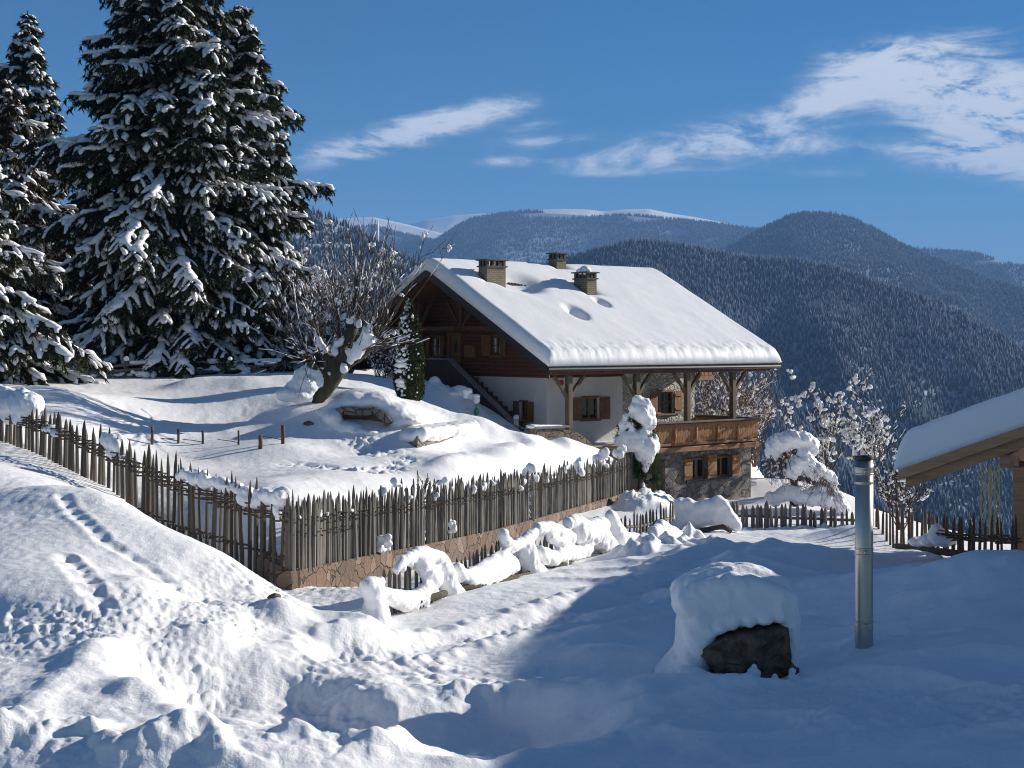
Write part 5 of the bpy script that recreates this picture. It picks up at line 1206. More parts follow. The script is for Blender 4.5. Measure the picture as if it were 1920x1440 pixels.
# ---------------------------------------------------------------- the farmhouse beyond the right edge, whose shadow covers the yard
fh = empty('farmhouse', (18.1, 20, -5), -.1); tag(fh, 'tall plastered farmhouse whose shadow covers the right side of the yard', 'house')
FL = 14.9; fz = 7.45; fw = 3.6; fs_ = .52
fzz = lambda x: fz-fs_*abs(x)
MB().prism([(-fw+.5, 0.4, 0), (fw, 0.4, 0), (fw, .4, fzz(fw)-.2), (0, .4, fz-.2), (-fw+.5, .4, fzz(fw-.5)-.2)], (0, FL-.8, 0)).build('wall', M['plaster'], fh)
mb = MB()
for s in (-1, 1): mb.prism([(0, 0, fz), (s*4.4, 0, fzz(4.4)), (s*4.4, 0, fzz(4.4)-.16), (0, 0, fz-.16)], (0, FL, 0))
mb.build('roof', M['soffit'], fh)
mb = MB()
for s in (-1, 1): mb.prism([(0, -.05, fz+.02), (s*4.45, -.05, fzz(4.45)+.02), (s*4.35, -.05, fzz(4.4)+.35), (s*4.0, -.05, fzz(4.0)+.48), (0, -.05, fz+.40)], (0, FL+.1, 0))
mb.build('roof_snow', M['snow_roof'], fh, bevel=.12)
for y in (2.5, 6.5, 10.5):
    g = MB().box((-fw+.49, y, 4.2), (-fw+.56, y+1.0, 5.4)).build('window', M['glass'], fh); MB().box((-fw+.44, y-.08, 4.1), (-fw+.48, y-.001, 5.5)).box((-fw+.44, y+1.001, 4.1), (-fw+.48, y+1.08, 5.5)).box((-fw+.44, y, 5.401), (-fw+.48, y+1, 5.5)).box((-fw+.40, y, 4.1), (-fw+.48, y+1, 4.199)).build('frame', M['shutter_dim'], g)
    for k in (-.65, 1.1): MB().box((-fw+.44, y+k, 4.1), (-fw+.48, y+k+.53, 5.5)).build('shutter', M['orange'], g)
# ---------------------------------------------------------------- steel flue standing in the snow
b = sight(1620, 1211); pr = 16.7/F*b.y; pt = (HY-856)/F*b.y-b.z
pipe = empty('flue_pipe', (b.x, b.y, b.z)); tag(pipe, 'shiny stainless steel flue pipe standing upright in the shaded snow', 'pipe')
MB().lathe([(pr, -.6), (pr, pt*.10), (pr, pt*.49), (pr*1.0, pt*.985)], n=40).build('tube', M['steel'], pipe, True, auto=True)
for zc in (.115, .5, .925):
    z = pt*zc; pg = [(pr*1.005, z-.055), (pr*1.06, z-.05), (pr*1.06, z-.035), (pr*1.02, z-.028), (pr*1.02, z+.028), (pr*1.06, z+.035), (pr*1.06, z+.05), (pr*1.005, z+.055)]
    c = MB().lathe(pg, n=40).build('clamp_band', M['steel'], pipe)
    MB().box((-.03, -pr*1.06-.03, z-.02), (.03, -pr*1.06+.004, z+.02)).build('buckle', M['steel'], c, bevel=.006)
z = pt*.862; MB().lathe([(pr*1.004, z-.02), (pr*1.05, z-.015), (pr*1.05, z+.015), (pr*1.004, z+.02)], n=40).build('clamp_band', M['steel'], pipe)
MB().lathe([(pr*1.01, pt*.984), (pr*1.06, pt*.986), (pr*1.06, pt), (pr*.96, pt*1.004), (pr*.4, pt*.99)], n=40).build('cap', M['dark_trim'], pipe)
# ---------------------------------------------------------------- boulder under a thick snow hood
YB_ = 20.1
bo = empty('boulder', tuple(P(1390, 1292, YB_))); tag(bo, 'dark angular boulder face under a mushroom hood of snow in the shaded foreground', 'boulder')
def BP(px, py, dy=0.0): return P(px, py, YB_)+Vector((0, dy, 0))-bo.location
rr = random.Random(51)
out = [(1302, 1229), (1312, 1214), (1340, 1200), (1370, 1188), (1402, 1184), (1432, 1178), (1462, 1174), (1482, 1177), (1485, 1215), (1488, 1243), (1504, 1258), (1503, 1282), (1478, 1300), (1440, 1302), (1410, 1292), (1378, 1278), (1338, 1259)]
ctr = (1400, 1238)
V = []; rings = [(1.0, .95), (1.03, .55), (1.0, .18), (.93, -.05), (.80, -.13), (.5, -.17), (.2, -.19)]
nO = 68; ol = []
for i in range(nO):
    t = i/nO*len(out); k = int(t); f = t-k; a = out[k]; b_ = out[(k+1) % len(out)]; ol.append((a[0]+(b_[0]-a[0])*f, a[1]+(b_[1]-a[1])*f))
for (s, dy) in rings:
    for i, (px, py) in enumerate(ol):
        n_ = float(perlin(np.array([px*.03*s]), np.array([py*.03*s+dy*3]), 61)[0]); n2 = float(perlin(np.array([px*.09*s]), np.array([py*.09*s]), 63)[0])
        q = BP(ctr[0]+(px-ctr[0])*s, ctr[1]+(py-ctr[1])*s, dy); V.append(q+Vector((n2*.015, (n_*.13+n2*.05) if s < 1 else n_*.03, n2*.02)))
Fc = []
for r_ in range(len(rings)-1):
    for i in range(nO): Fc.append((r_*nO+i, r_*nO+(i+1) % nO, (r_+1)*nO+(i+1) % nO, (r_+1)*nO+i))
Fc.append(tuple((len(rings)-1)*nO+i for i in range(nO))); Fc.append(tuple(reversed(range(nO))))
MB().add(V, Fc).build('rock', M['rock'], bo)
fs = []
def bs(px, py, dy, r, rz=None, ry=None): q = P(px, py, YB_)+Vector((0, dy, 0)); k = r/F*YB_; fs.append((q.x, q.y, q.z, k, (ry or r)/F*YB_, (rz or r)/F*YB_))
for dy in (.18, .45, .75, 1.0):
    e = 1-.12*abs(dy-.5)
    for px in range(1296, 1476, 14):
        t_ = (px-1385)/95; top = 1101+30*t_*t_+(4 if dy < .3 else -6 if dy < .8 else 6)
        for py in range(int(top), 1146, 12): bs(1385+(px-1385)*e*1.03, py, dy, 30, 27)
    for py in range(1150, 1300, 14): bs(1313+(0 if py < 1230 else -(py-1230)*.42), py, dy, 32+(0 if py < 1250 else (py-1250)*.45), 28)
    for py in range(1130, 1300, 14): bs(1487, py, dy, 19)
for dy in (.5, .8): 
    for px in range(1320, 1490, 20):
        for py in range(1160, 1310, 20): bs(px, py, dy, 28)
for (px, py, r) in ((1316, 1198, 20), (1330, 1190, 16), (1350, 1178, 16), (1375, 1170, 16), (1405, 1166, 16), (1435, 1160, 16), (1465, 1156, 16), (1295, 1240, 18), (1296, 1262, 20)): bs(px, py, .06, r)
for px, py, r in ((1300, 1275, 20), (1330, 1292, 20), (1360, 1304, 20), (1390, 1314, 20), (1420, 1322, 20), (1460, 1326, 20), (1270, 1300, 34), (1250, 1312, 26), (1290, 1300, 34), (1320, 1308, 32), (1355, 1312, 28), (1400, 1316, 26), (1445, 1318, 26), (1490, 1312, 26), (1515, 1310, 20), (1262, 1315, 30)): bs(px, py, -.06, r*1.3, r*.75)
for px in range(1284, 1430, 9):
    ln_ = 1243+(px-1306)*.40
    for k in range(4): bs(px, ln_+20+k*16, -.30-.03*k+.05*max(0, (px-1400)/30), 20, 18, 26)
lumps('snow', bo, fs, vox=.035, smooth=4, disp=.022, seed=55)
fs = []
for (px, py, r) in ((1395, 1262, 4), (1402, 1252, 4), (1409, 1244, 4), (1414, 1256, 5), (1390, 1270, 5), (1404, 1268, 6), (1416, 1272, 6), (1424, 1282, 6), (1448, 1262, 4), (1452, 1272, 5), (1446, 1282, 4), (1457, 1286, 4), (1480, 1252, 4), (1476, 1264, 4), (1487, 1268, 5), (1492, 1278, 4), (1470, 1280, 4), (1436, 1288, 5)): bs(px, py, -.21, r*1.7)
lumps('snow_crust', bo, fs, vox=.018, smooth=1, disp=.012, seed=57)
# ---------------------------------------------------------------- small things
q = P(1888, 1080, 25.7); sl_ = empty('sledge', tuple(q)); tag(sl_, 'red plastic sledge runner sticking out of the drift under the shelter', 'sledge')
MB().beam((-.05, 0, -.05), (.18, -.02, .07), .16, .05).beam((.18, -.02, .07), (.50, -.05, .27), .17, .05).beam((.5, -.05, .27), (.8, -.05, .50), .17, .05).build('runner', M['red'], sl_, bevel=.012)
py_ = empty('pylon', (49.2, 158, -39)); tag(py_, 'slender yellowish lattice pylon standing in the valley beyond the picket fence', 'pylon')
hw = .95; H = 26
for sx in (-1, 1):
    for sy in (-1, 1): MB().beam((sx*hw, sy*hw, 0), (sx*hw*.72, sy*hw*.72, H), .12, .12).build('leg', M['pylon'], py_)
mb = MB(); n = 18
for i in range(n):
    z0, z1 = H*i/n, H*(i+1)/n; a0_, a1_ = hw*(1-.28*z0/H), hw*(1-.28*z1/H)
    for sx, sy, tx, ty in ((-1, -1, 1, -1), (1, -1, 1, 1), (1, 1, -1, 1), (-1, 1, -1, -1)):
        if i % 2: sx, sy, tx, ty = tx, ty, sx, sy
        mb.beam((sx*a0_, sy*a0_, z0), (tx*a1_, ty*a1_, z1), .06, .06)
mb.build('bracing', M['pylon'], py_); MB().beam((0, 0, 0), (0, 0, H), .24, .24).build('mast', M['pylon'], py_)
# lantern at the foot of the stairs
lp = WC+LD*(sx0+.1)+GD*(ys[0]+.12); lz_ = zs[0]+ZB+.066
ln = empty('lantern', (lp.x, lp.y, lz_)); tag(ln, 'small white lantern with a snow cap on the end of the stair coping', 'lantern')
MB().box((-.10, -.10, 0), (.10, .10, .04)).box((-.09, -.09, .04), (-.06, -.06, .3)).box((.06, -.09, .04), (.09, -.06, .3)).box((-.09, .06, .04), (-.06, .09, .3)).box((.06, .06, .04), (.09, .09, .3)).box((-.11, -.11, .3), (.11, .11, .33)).build('frame', M['white'], ln)
MB().box((-.055, -.055, .045), (.055, .055, .295)).build('candle', M['curtain'], ln); MB().ico((0, 0, .37), (.12, .12, .10), 2, .05).build('snow_cap', M['snow_lump'], ln, True)
# garden lamp and figure beside the stairs
g = sight(893, 778); g = g if g else P(893, 778, 58)
gl_ = empty('garden_lamp', (g.x, g.y, g.z-.1)); tag(gl_, 'little garden lamp with a round pale head above green leaves beside the stair wall', 'lamp')
MB().tube([(0, 0, 0), (0, 0, .55)], .03, 8).build('stem', M['green'], gl_); MB().ico((0, 0, .68), (.15, .15, .17), 2, .02).build('globe', M['white'], gl_, True)
MB().ico((.02, 0, .25), (.13, .12, .16), 1, .25).build('leaves', M['green'], gl_)
lumps('snow', gl_, [(g.x, g.y, g.z+.72, .17, .17, .09), (g.x-.35, g.y+.1, g.z+.9, .22, .2, .15), (g.x-.42, g.y+.1, g.z+.72, .12, .12, .15)], vox=.04, seed=58)
# stone with a dark hollow in the garden, small dark stone by the path
for (px, py, r, lab) in ((578, 796, .12, 'small dark stone peeping out of a rounded snow mound in the garden'), (514, 1121, .07, 'tiny dark stone lying on the snow beside the red wall corner')):
    g = sight(px, py); o = MB().ico((0, 0, 0), (r*1.4, r, r*.8), 2, .18, random.Random(px)).build('stone', M['rock']); o.location = g+Vector((0, .02, r*.15)); tag(o, lab, 'stone')
# bench edge buried beside the stairs
ben = empty('garden_bench', tuple(P(830, 735, 60.5))); tag(ben, 'dark garden bench buried in shaded snow below the stair landing', 'bench')
MB().beam(P(790, 724, 60.6)-ben.location, P(822, 728, 60.2)-ben.location, .4, .10).beam(P(815, 729, 60)-ben.location, P(845, 741, 59.2)-ben.location, .5, .12).build('seat', M['bark'], ben)
lumps('snow', ben, [tuple(P(px, py, Y))+(.35, .4, .14) for px, py, Y in ((795, 720, 60.7), (808, 722, 60.5), (818, 724, 60.2), (828, 729, 59.8), (838, 734, 59.5), (845, 738, 59.3))]+[tuple(P(815, 716, 60.3))+(.25, .25, .22), tuple(P(862, 738, 60))+(.45, .45, .35), tuple(P(870, 745, 60))+(.4, .4, .4)], vox=.06, seed=59)
# hut behind the bare tree
hu = empty('garden_hut', (P(520, 690, 76).x, 76, -1.7)); tag(hu, 'small dark board hut with a deep snow roof half hidden behind the bare tree', 'hut')
MB().box((0, 0, -.5), (4.4, 3, 1.2)).build('wall', M['stake_brown'], hu); MB().prism([(-.4, -.5, 1.15), (4.9, -.5, 1.15), (4.9, 2.2, 2.45), (-.4, 2.2, 2.45)], (0, 0, .1)).prism([(-.4, 2.2, 2.45), (4.9, 2.2, 2.45), (4.9, 4, 1.5), (-.4, 4, 1.5)], (0, 0, .1)).build('roof', M['dark_trim'], hu)
fs = [(hu.location.x-.2+5*i/11, 76-.35+2.7*j/6, hu.location.z+1.35+1.3*j/6, .42, .42, .36) for i in range(12) for j in range(7)]
lumps('roof_snow', hu, fs, vox=.09, smooth=4, seed=60)
tp = MB().ico((0, 0, .2), (.5, .4, .5), 2, .12).build('tarpaulin', M['tarp'], None, True); tp.location = P(534, 683, 73); tag(tp, 'crumpled blue tarpaulin under the lowest spruce boughs', 'tarpaulin')
# ---------------------------------------------------------------- spruces
def blades(base, dirs, ln, wd, rng):
    """one triangle per needle spray: base points, directions"""
    n = len(base); side = np.cross(dirs, rng.normal(size=(n, 3))); side /= np.linalg.norm(side, axis=1)[:, None]+1e-9
    V = np.stack([base-side*wd[:, None]/2, base+side*wd[:, None]/2, base+dirs*ln[:, None]], 1).reshape(-1, 3)
    return V, np.arange(3*n).reshape(n, 3)
def lump_strip(pts, rad, rng, n=5, flat=.75):
    """snow lying along a twig: a lumpy strip"""
    k = len(pts); V = []; Fc = []
    for i in range(k):
        d = pts[min(i+1, k-1)]-pts[max(i-1, 0)]; d = d/(np.linalg.norm(d)+1e-9); x = np.cross(d, [0, 0, 1.]); x = x/(np.linalg.norm(x)+1e-9); y = np.cross(x, d)
        for j in range(n):
            a = 2*np.pi*j/n+.3; V.append(pts[i]+(x*np.cos(a)+y*flat*np.sin(a)*(1 if np.sin(a) > 0 else .5))*rad[i])
    for i in range(k-1):
        for j in range(n): Fc.append((i*n+j, i*n+(j+1) % n, (i+1)*n+(j+1) % n)); Fc.append((i*n+j, (i+1)*n+(j+1) % n, (i+1)*n+j))
    for j in range(1, n-1): Fc.append((0, j+1, j)); Fc.append(((k-1)*n, (k-1)*n+j, (k-1)*n+j+1))
    return np.array(V), np.array(Fc)
def make_branch(L, seed, snow=.6, droop=.35, dens=1.0, bl=.30):
    rng = np.random.default_rng(seed); rr = random.Random(seed)
    ax = lambda t: np.array([L*t, L*.05*math.sin(t*3+seed), -droop*L*t**1.5+.10*L*t*t*t])
    NV, NF, SV, SF = [], [], [], []; nn = sn = 0
    def addn(V, Fc):
        nonlocal nn; NV.append(V); NF.append(Fc+nn); nn += len(V)
    def adds(V, Fc):
        nonlocal sn; SV.append(V); SF.append(Fc+sn); sn += len(V)
    def twig(p0, d0, l, w, hang):
        k = max(4, int(l/.16)); pts = []; d = np.array(d0, float)
        p = np.array(p0, float)
        for i in range(k+1):
            pts.append(p.copy()); d[2] -= hang/k; dn = d/np.linalg.norm(d); p = p+dn*l/k
        pts = np.array(pts); m = int(l*36*dens)+8; t = rng.uniform(0, 1, m)*(k-.001); i = t.astype(int); f = (t-i)[:, None]; b = pts[i]*(1-f)+pts[np.minimum(i+1, k)]*f
        dr = pts[np.minimum(i+1, k)]-pts[i]; dr /= np.linalg.norm(dr, axis=1)[:, None]+1e-9
        v = dr*.55+rng.normal(size=(m, 3))*.55; v[:, 2] -= .55; v /= np.linalg.norm(v, axis=1)[:, None]
        addn(*blades(b, v, rng.uniform(.5, 1.15, m)*bl, rng.uniform(.05, .10, m), rng))
        # snow runs
        i0 = 0
        while i0 < k:
            ln = rr.randint(3, 7); i1 = min(k, i0+ln)
            if i1-i0 >= 2 and rr.random() < snow*.8:
                s = pts[i0:i1+1]+np.array([0, 0, w*.35]); u = np.linspace(0, 1, len(s)); r = w*(.25+.95*np.sqrt(np.sin(np.pi*np.clip(u*.9+.06, 0, 1))))*rng.uniform(.6, 1.25, len(s))
                s = s+rng.normal(size=s.shape)*w*.14; adds(*lump_strip(s, r, rng))
            i0 = i1+rr.randint(0, 1)
    nt = max(5, int(L*4.2))
    twig(ax(0.12), (1, 0, -.05), L*.5, .10+.012*L, droop*.9)
    A = np.array([ax(t) for t in np.linspace(.05, 1, 14)])
    addn(*lump_strip(A, np.linspace(.03*L**.5, .012, 14), rng, 4, 1))     # the wood of the branch
    for i in range(nt):
        t = .12+.88*(i+rr.random()*.6)/nt; p = ax(t); q = ax(min(t+.05, 1.05)); d = (q-p); d /= np.linalg.norm(d)
        for s in (-1, 1):
            if rr.random() < .12: continue
            l = (L*.42*(1-t)**.8+.34)*rr.uniform(.7, 1.15); a = R(rr.uniform(35, 60))
            dd = d*math.cos(a)+np.array([0, s*math.sin(a), -.12]); twig(p, dd, l, rr.uniform(.07, .13), rr.uniform(.5, 1.1))
    twig(ax(.72), ax(1)-ax(.9), L*.3+.2, .12, .5)
    # heavier pads of snow along the back of the branch
    k = max(6, int(L*5)); pts = np.array([ax(t) for t in np.linspace(.10, 1.0, k)]); i0 = rr.randint(0, 2)
    while i0 < k-2:
        i1 = min(k-1, i0+rr.randint(3, 8))
        if rr.random() < snow+.3 and i1-i0 >= 2:
            s = pts[i0:i1+1]+np.array([0, 0, .06]); u = np.linspace(0, 1, len(s)); r = (.085+.042*L**.5)*(.3+.9*np.sqrt(np.sin(np.pi*np.clip(u*.88+.08, 0, 1))))*rng.uniform(.7, 1.3, len(s)); adds(*lump_strip(s+rng.normal(size=s.shape)*.03, r, rng, 7, .7))
        i0 = i1
    cat = lambda a, w: (np.concatenate(a) if a else np.zeros((0, w)))
    return cat(NV, 3), cat(NF, 3).astype(int), cat(SV, 3), cat(SF, 3).astype(int)
PROTO = {}
def proto(L, seed, **k):
    key = (round(L, 1), seed, tuple(sorted(k.items())))
    if key not in PROTO: PROTO[key] = make_branch(L, seed, **k)
    return PROTO[key]
def spruce(name, label, base, H, prof, n, seed, snow=.6, needle='needle', dens=1.0, group='snow laden conifers', hmin=.03, trunk_r=.32, droops=(.55, .12), clip=None, **kw):
    """prof: list of (height share, crown radius)"""
    rng = np.random.default_rng(seed); o = empty(name, tuple(base)); tag(o, label, 'tree', group)
    MB().tube([(0, 0, -.5), (0, 0, H*.3), (0, 0, H*.7), (0, 0, H)], [trunk_r, trunk_r*.8, trunk_r*.4, .03], 10).build('trunk', M['bark'], o, True)
    NV, NF, SV, SF = [], [], [], []; nn = sn = 0; LS = (.6, 1.1, 1.7, 2.4, 3.2, 4.2, 5.2)
    hs = np.sort(hmin+(1-hmin)*rng.uniform(0, 1, n)**1.25); az = (np.arange(n)*2.39996+rng.normal(0, .35, n))
    for h, a in zip(hs, az):
        rad = np.interp(h, [p[0] for p in prof], [p[1] for p in prof])*(rng.uniform(.62, 1.12) if rng.uniform() < .9 else 1.28)*(1+.16*float(perlin(np.array([h*9.]), np.array([a % 6.283]), seed)[0])); dr = droops[0]*(1-h)+droops[1]*h
        L = min(LS, key=lambda l: abs(l-rad)); sd = int(rng.integers(0, 3)); pn, pf, sv, sf = proto(L, sd, snow=snow, droop=round(dr*4)/4*.9+.05, dens=dens, **kw)
        s = rad/L; c, sn_ = math.cos(a), math.sin(a); tl = rng.normal(0, .10)
        ct, st = math.cos(tl), math.sin(tl); Rm = np.array([[c, -sn_, 0], [sn_, c, 0], [0, 0, 1]])@np.array([[ct, 0, -st], [0, 1, 0], [st, 0, ct]])*s
        off = np.array([0, 0, h*H+rad*dr*.35])
        NV.append(pn@Rm.T+off); NF.append(pf+nn); nn += len(pn)
        if len(sv): SV.append(sv@Rm.T+off); SF.append(sf+sn); sn += len(sv)
    # the leader
    t = np_mesh('crown', np.concatenate(NV), np.concatenate(NF), M[needle], o)
    s = np_mesh('snow', np.concatenate(SV), np.concatenate(SF), M['snow_lump'], o, True); s['kind'] = 'stuff'
    return o
def base_at(px, py, Y): return P(px, py, Y)
spruce('spruce_tree', 'tallest snow laden spruce whose broad dark crown runs out of the top of the frame', base_at(305, 700, 62.5), 20.5,
       [(0, 3.9), (.06, 4.7), (.2, 4.6), (.38, 4.3), (.52, 4.1), (.66, 3.1), (.78, 2.4), (.9, 1.2), (1, .25)], 370, 101, snow=.48, dens=1.15, trunk_r=.42)
spruce('spruce_tree', 'second snow laden spruce leaning out behind the tallest one with a free pointed tip', base_at(452, 705, 65), 15.7,
       [(0, 3.0), (.08, 3.3), (.3, 3.2), (.5, 3.2), (.62, 2.7), (.75, 2.1), (.88, 1.25), (.95, .7), (1, .25)], 280, 102, snow=.48, dens=1.15, trunk_r=.3)
spruce('spruce_tree', 'slim snowy spruce with a pointed tip at the upper left edge', base_at(52, 705, 74), 17.6,
       [(0, 2.8), (.2, 2.7), (.5, 2.0), (.75, 1.6), (.88, 1.0), (1, .2)], 230, 103, snow=.55, trunk_r=.26)
spruce('spruce_tree', 'dark spruce with low snowy boughs reaching in from the left edge above the stake fence', base_at(-62, 735, 52.5), 9.6,
       [(0, 3.4), (.15, 3.6), (.4, 3.0), (.7, 1.9), (.9, .9), (1, .2)], 170, 104, snow=.52, trunk_r=.28)
spruce('larch_tree', 'reddish frosted larch between the slim spruce and the tallest one', base_at(5, 700, 66), 12.6,
       [(0, 2.4), (.2, 2.8), (.5, 2.6), (.8, 1.9), (.92, 1.0), (1, .3)], 200, 105, snow=.5, needle='larch', dens=.55, trunk_r=.22, droops=(.3, .1))
spruce('spruce_tree', 'darker spruce filling the gap low behind the tallest one', base_at(180, 700, 72), 11.0,
       [(0, 3.0), (.3, 2.8), (.7, 1.6), (1, .2)], 150, 106, snow=.45, trunk_r=.25)
spruce('spruce_tree', 'dark spruce low down behind the rail fence right of the tallest trunk', base_at(400, 700, 71), 9.0,
       [(0, 3.2), (.3, 2.9), (.7, 1.7), (1, .2)], 140, 107, snow=.4, trunk_r=.25)
# ---------------------------------------------------------------- bare trees and shrubs
def grow(rr, p, d, l, r, depth, segs, spread=.5, up=.12, kids=(2, 4), shrink=.68, wig=.16):
    n = 4 if depth > 1 else 3; pts = [p]; rad = [r]; q = p.copy(); dd = d.copy()
    for i in range(n):
        dd = (dd+Vector((rr.gauss(0, wig), rr.gauss(0, wig), rr.gauss(0, wig)+up))).normalized(); q = q+dd*l/n; pts.append(q.copy()); rad.append(r*(1-.45*(i+1)/n))
    segs.append((pts, rad, depth))
    if depth <= 0: return
    for k in range(rr.randint(*kids)):
        i = rr.randint(max(1, n-3), n); ax = Vector((rr.gauss(0, 1), rr.gauss(0, 1), rr.gauss(0, .5))).normalized()
        nd = (dd+ax*spread*rr.uniform(.7, 1.4)).normalized(); grow(rr, pts[i].copy(), nd, l*shrink*rr.uniform(.7, 1.2), rad[i]*.66, depth-1, segs, spread, up, kids, shrink, wig)
def wood_mesh(name, segs, m, parent, min_r=.006):
    mb = MB()
    for pts, rad, dp in segs: mb.tube(pts, [max(x, min_r) for x in rad], 7 if rad[0] > .08 else 5 if rad[0] > .025 else 3, cap=False)
    return mb.build(name, m, parent, True, fix=False)
def twig_snow(segs, parent, rr, prob=.5, size=.06, blob=.15, bsize=.14, name='snow'):
    V, Fc, n = [], [], 0; rng = np.random.default_rng(rr.randint(0, 9999)); mb = MB()
    for pts, rad, dp in segs:
        for a, b in zip(pts[:-1], pts[1:]):
            d = b-a
            if d.length < .02: continue
            steep = abs(d.normalized().z)
            if rr.random() < prob*(1.15-steep*.75):
                k = 4; s = np.array([tuple(a.lerp(b, t)) for t in np.linspace(.0, 1, k)])+np.array([0, 0, rad[0]*.5+size*.25]); w = size*rr.uniform(.6, 1.3)+rad[0]*.5
                v, f = lump_strip(s, w*np.array([.5, 1, 1, .5])*rng.uniform(.7, 1.3, k), rng, 5, .9); V.append(v); Fc.append(f+n); n += len(v)
            if rr.random() < blob:
                c = a.lerp(b, rr.random()); z = bsize*rr.uniform(.35, .95); m = MB()
                for _ in range(rr.randint(2, 4)): m.ico((c.x+rr.gauss(0, .55)*z, c.y+rr.gauss(0, .55)*z, c.z+z*(.4+rr.gauss(0, .45))), (z*rr.uniform(.5, .9), z*rr.uniform(.5, .9), z*rr.uniform(.5, 1.0)), 1, .22, rr)
                v = np.array(m.v); f = np.array(m.f); V.append(v); Fc.append(f+n); n += len(v)
    if V: q = np_mesh(name, np.concatenate(V), np.concatenate(Fc), M['snow_lump'], parent, True); q['kind'] = 'stuff'; return q
def shrub(name, label, cat, base, stems, h, seed, m='twig', spread=.5, depth=3, prob=.5, size=.05, blob=.12, bsize=.12, fan=.5, r=.035, up=.12, kids=(2, 4), shrink=.68, group=None, wig=.16):
    o = empty(name, tuple(base)); tag(o, label, cat, group); rr = random.Random(seed); segs = []
    for i in range(stems):
        a = rr.uniform(0, 6.28); f = fan*rr.uniform(.2, 1.1); d = Vector((math.cos(a)*f, math.sin(a)*f, 1)).normalized()
        grow(rr, Vector((math.cos(a)*.15*f, math.sin(a)*.15*f, -.15)), d, h*.42*rr.uniform(.7, 1.2), r*rr.uniform(.7, 1.2), depth, segs, spread, up, kids, shrink, wig)
    wood_mesh('branches', segs, M[m], o, .011); twig_snow(segs, o, rr, prob, size, blob, bsize); return o
# old pollard in the garden
pt_ = empty('pollard_tree', tuple(P(600, 770, 50))); tag(pt_, 'old leaning pollard tree with upright whip shoots and slabs of snow in its fork', 'tree')
L0 = pt_.location; pp = lambda px, py, dy=0: P(px, py, 50)+Vector((0, dy, 0))-L0
tk = MB(); tk.tube([pp(598, 785), pp(594, 765), pp(598, 740, .05), pp(614, 712, .1), pp(634, 690, .1), pp(648, 672, .1)], [.46, .34, .34, .38, .36, .30], 14)
trunk = tk.build('trunk', M['bark_moss'], pt_, True); rr = random.Random(71)
md = trunk.modifiers.new('sub', 'SUBSURF'); md.levels = md.render_levels = 2
tx = bpy.data.textures.new('bark_knots', 'CLOUDS'); tx.noise_scale = .35; dm = trunk.modifiers.new('d', 'DISPLACE'); dm.texture = tx; dm.strength = .16
lb = MB(); limbs = [([pp(640, 680, .1), pp(642, 655, .1), pp(652, 630, .2), pp(664, 612, .2)], [.30, .24, .22, .16]), ([pp(645, 678, 0), pp(668, 670, -.1), pp(688, 655, -.2), pp(705, 640, -.2)], [.28, .22, .17, .13]), ([pp(612, 712, 0), pp(590, 690, -.4), pp(575, 668, -.5)], [.2, .14, .09]), ([pp(630, 690, 0), pp(610, 668, .3), pp(598, 640, .4)], [.2, .14, .10])]
for p_, r_ in limbs: lb.tube(p_, r_, 9)
lb.build('limbs', M['bark_moss'], pt_, True)
segs = []
tips = [(pp(640, 640, .1), 10, -.25), (pp(655, 622, .2), 16, 0), (pp(664, 612, .2), 14, .1), (pp(688, 655, -.2), 12, .25), (pp(705, 640, -.2), 16, .45), (pp(598, 642, .4), 13, -.35), (pp(577, 668, -.5), 10, -.6), (pp(648, 672, .1), 8, .2)]
for q, k, lean in tips:
    for i in range(k):
        h = rr.uniform(1.0, 4.4); a = Vector((lean+rr.gauss(0, .28), rr.gauss(0, .3), 1)).normalized(); pts = [q.copy()]; p = q.copy()
        for j in range(6): a = (a+Vector((rr.gauss(0, .05), rr.gauss(0, .05), .06))).normalized(); p = p+a*h/6; pts.append(p.copy())
        segs.append((pts, [.020, .018, .016, .014, .011, .009, .007], 1))
        for j in range(rr.randint(1, 4)):
            b = pts[rr.randint(2, 5)]; c = (a+Vector((rr.gauss(0, .5), rr.gauss(0, .5), 0))).normalized(); e = b+c*rr.uniform(.3, 1.0); segs.append(([b, b.lerp(e, .5)+Vector((0, 0, .02)), e], [.012, .010, .007], 0))
# lower drooping shoots on the right
for i in range(26):
    q = pp(700, 648, -.2)+Vector((rr.uniform(-.5, .2), rr.uniform(-.3, .3), rr.uniform(-.2, .2))); a = Vector((rr.uniform(.3, 1.0), rr.gauss(0, .4), rr.uniform(-.1, .8))).normalized(); pts = [q]; p = q.copy(); h = rr.uniform(.8, 1.9)
    for j in range(4): a = (a+Vector((rr.gauss(0, .1), rr.gauss(0, .1), rr.gauss(0, .1)))).normalized(); p = p+a*h/4; pts.append(p.copy())
    segs.append((pts, [.022, .018, .014, .011, .008], 0))
for i in range(30):
    q = pp(585, 672, -.4)+Vector((rr.uniform(-.3, .5), rr.uniform(-.3, .3), rr.uniform(-.2, .3))); a = Vector((rr.uniform(-1.0, .1), rr.gauss(0, .4), rr.uniform(-.25, .7))).normalized(); pts = [q]; p = q.copy(); h = rr.uniform(.8, 2.0)
    for j in range(4): a = (a+Vector((rr.gauss(0, .1), rr.gauss(0, .1), rr.gauss(0, .1)))).normalized(); p = p+a*h/4; pts.append(p.copy())
    segs.append((pts, [.022, .018, .014, .011, .008], 0))
wood_mesh('whip_shoots', segs, M['twig'], pt_); twig_snow(segs, pt_, rr, .34, .013, .04, .11, 'twig_snow')
fs = []
def cl(px, py, dy, rx, rz, ry=None): q = P(px, py, 50)+Vector((0, dy, 0)); fs.append((q.x, q.y, q.z, rx/F*50, (ry or rx)/F*50, rz/F*50))
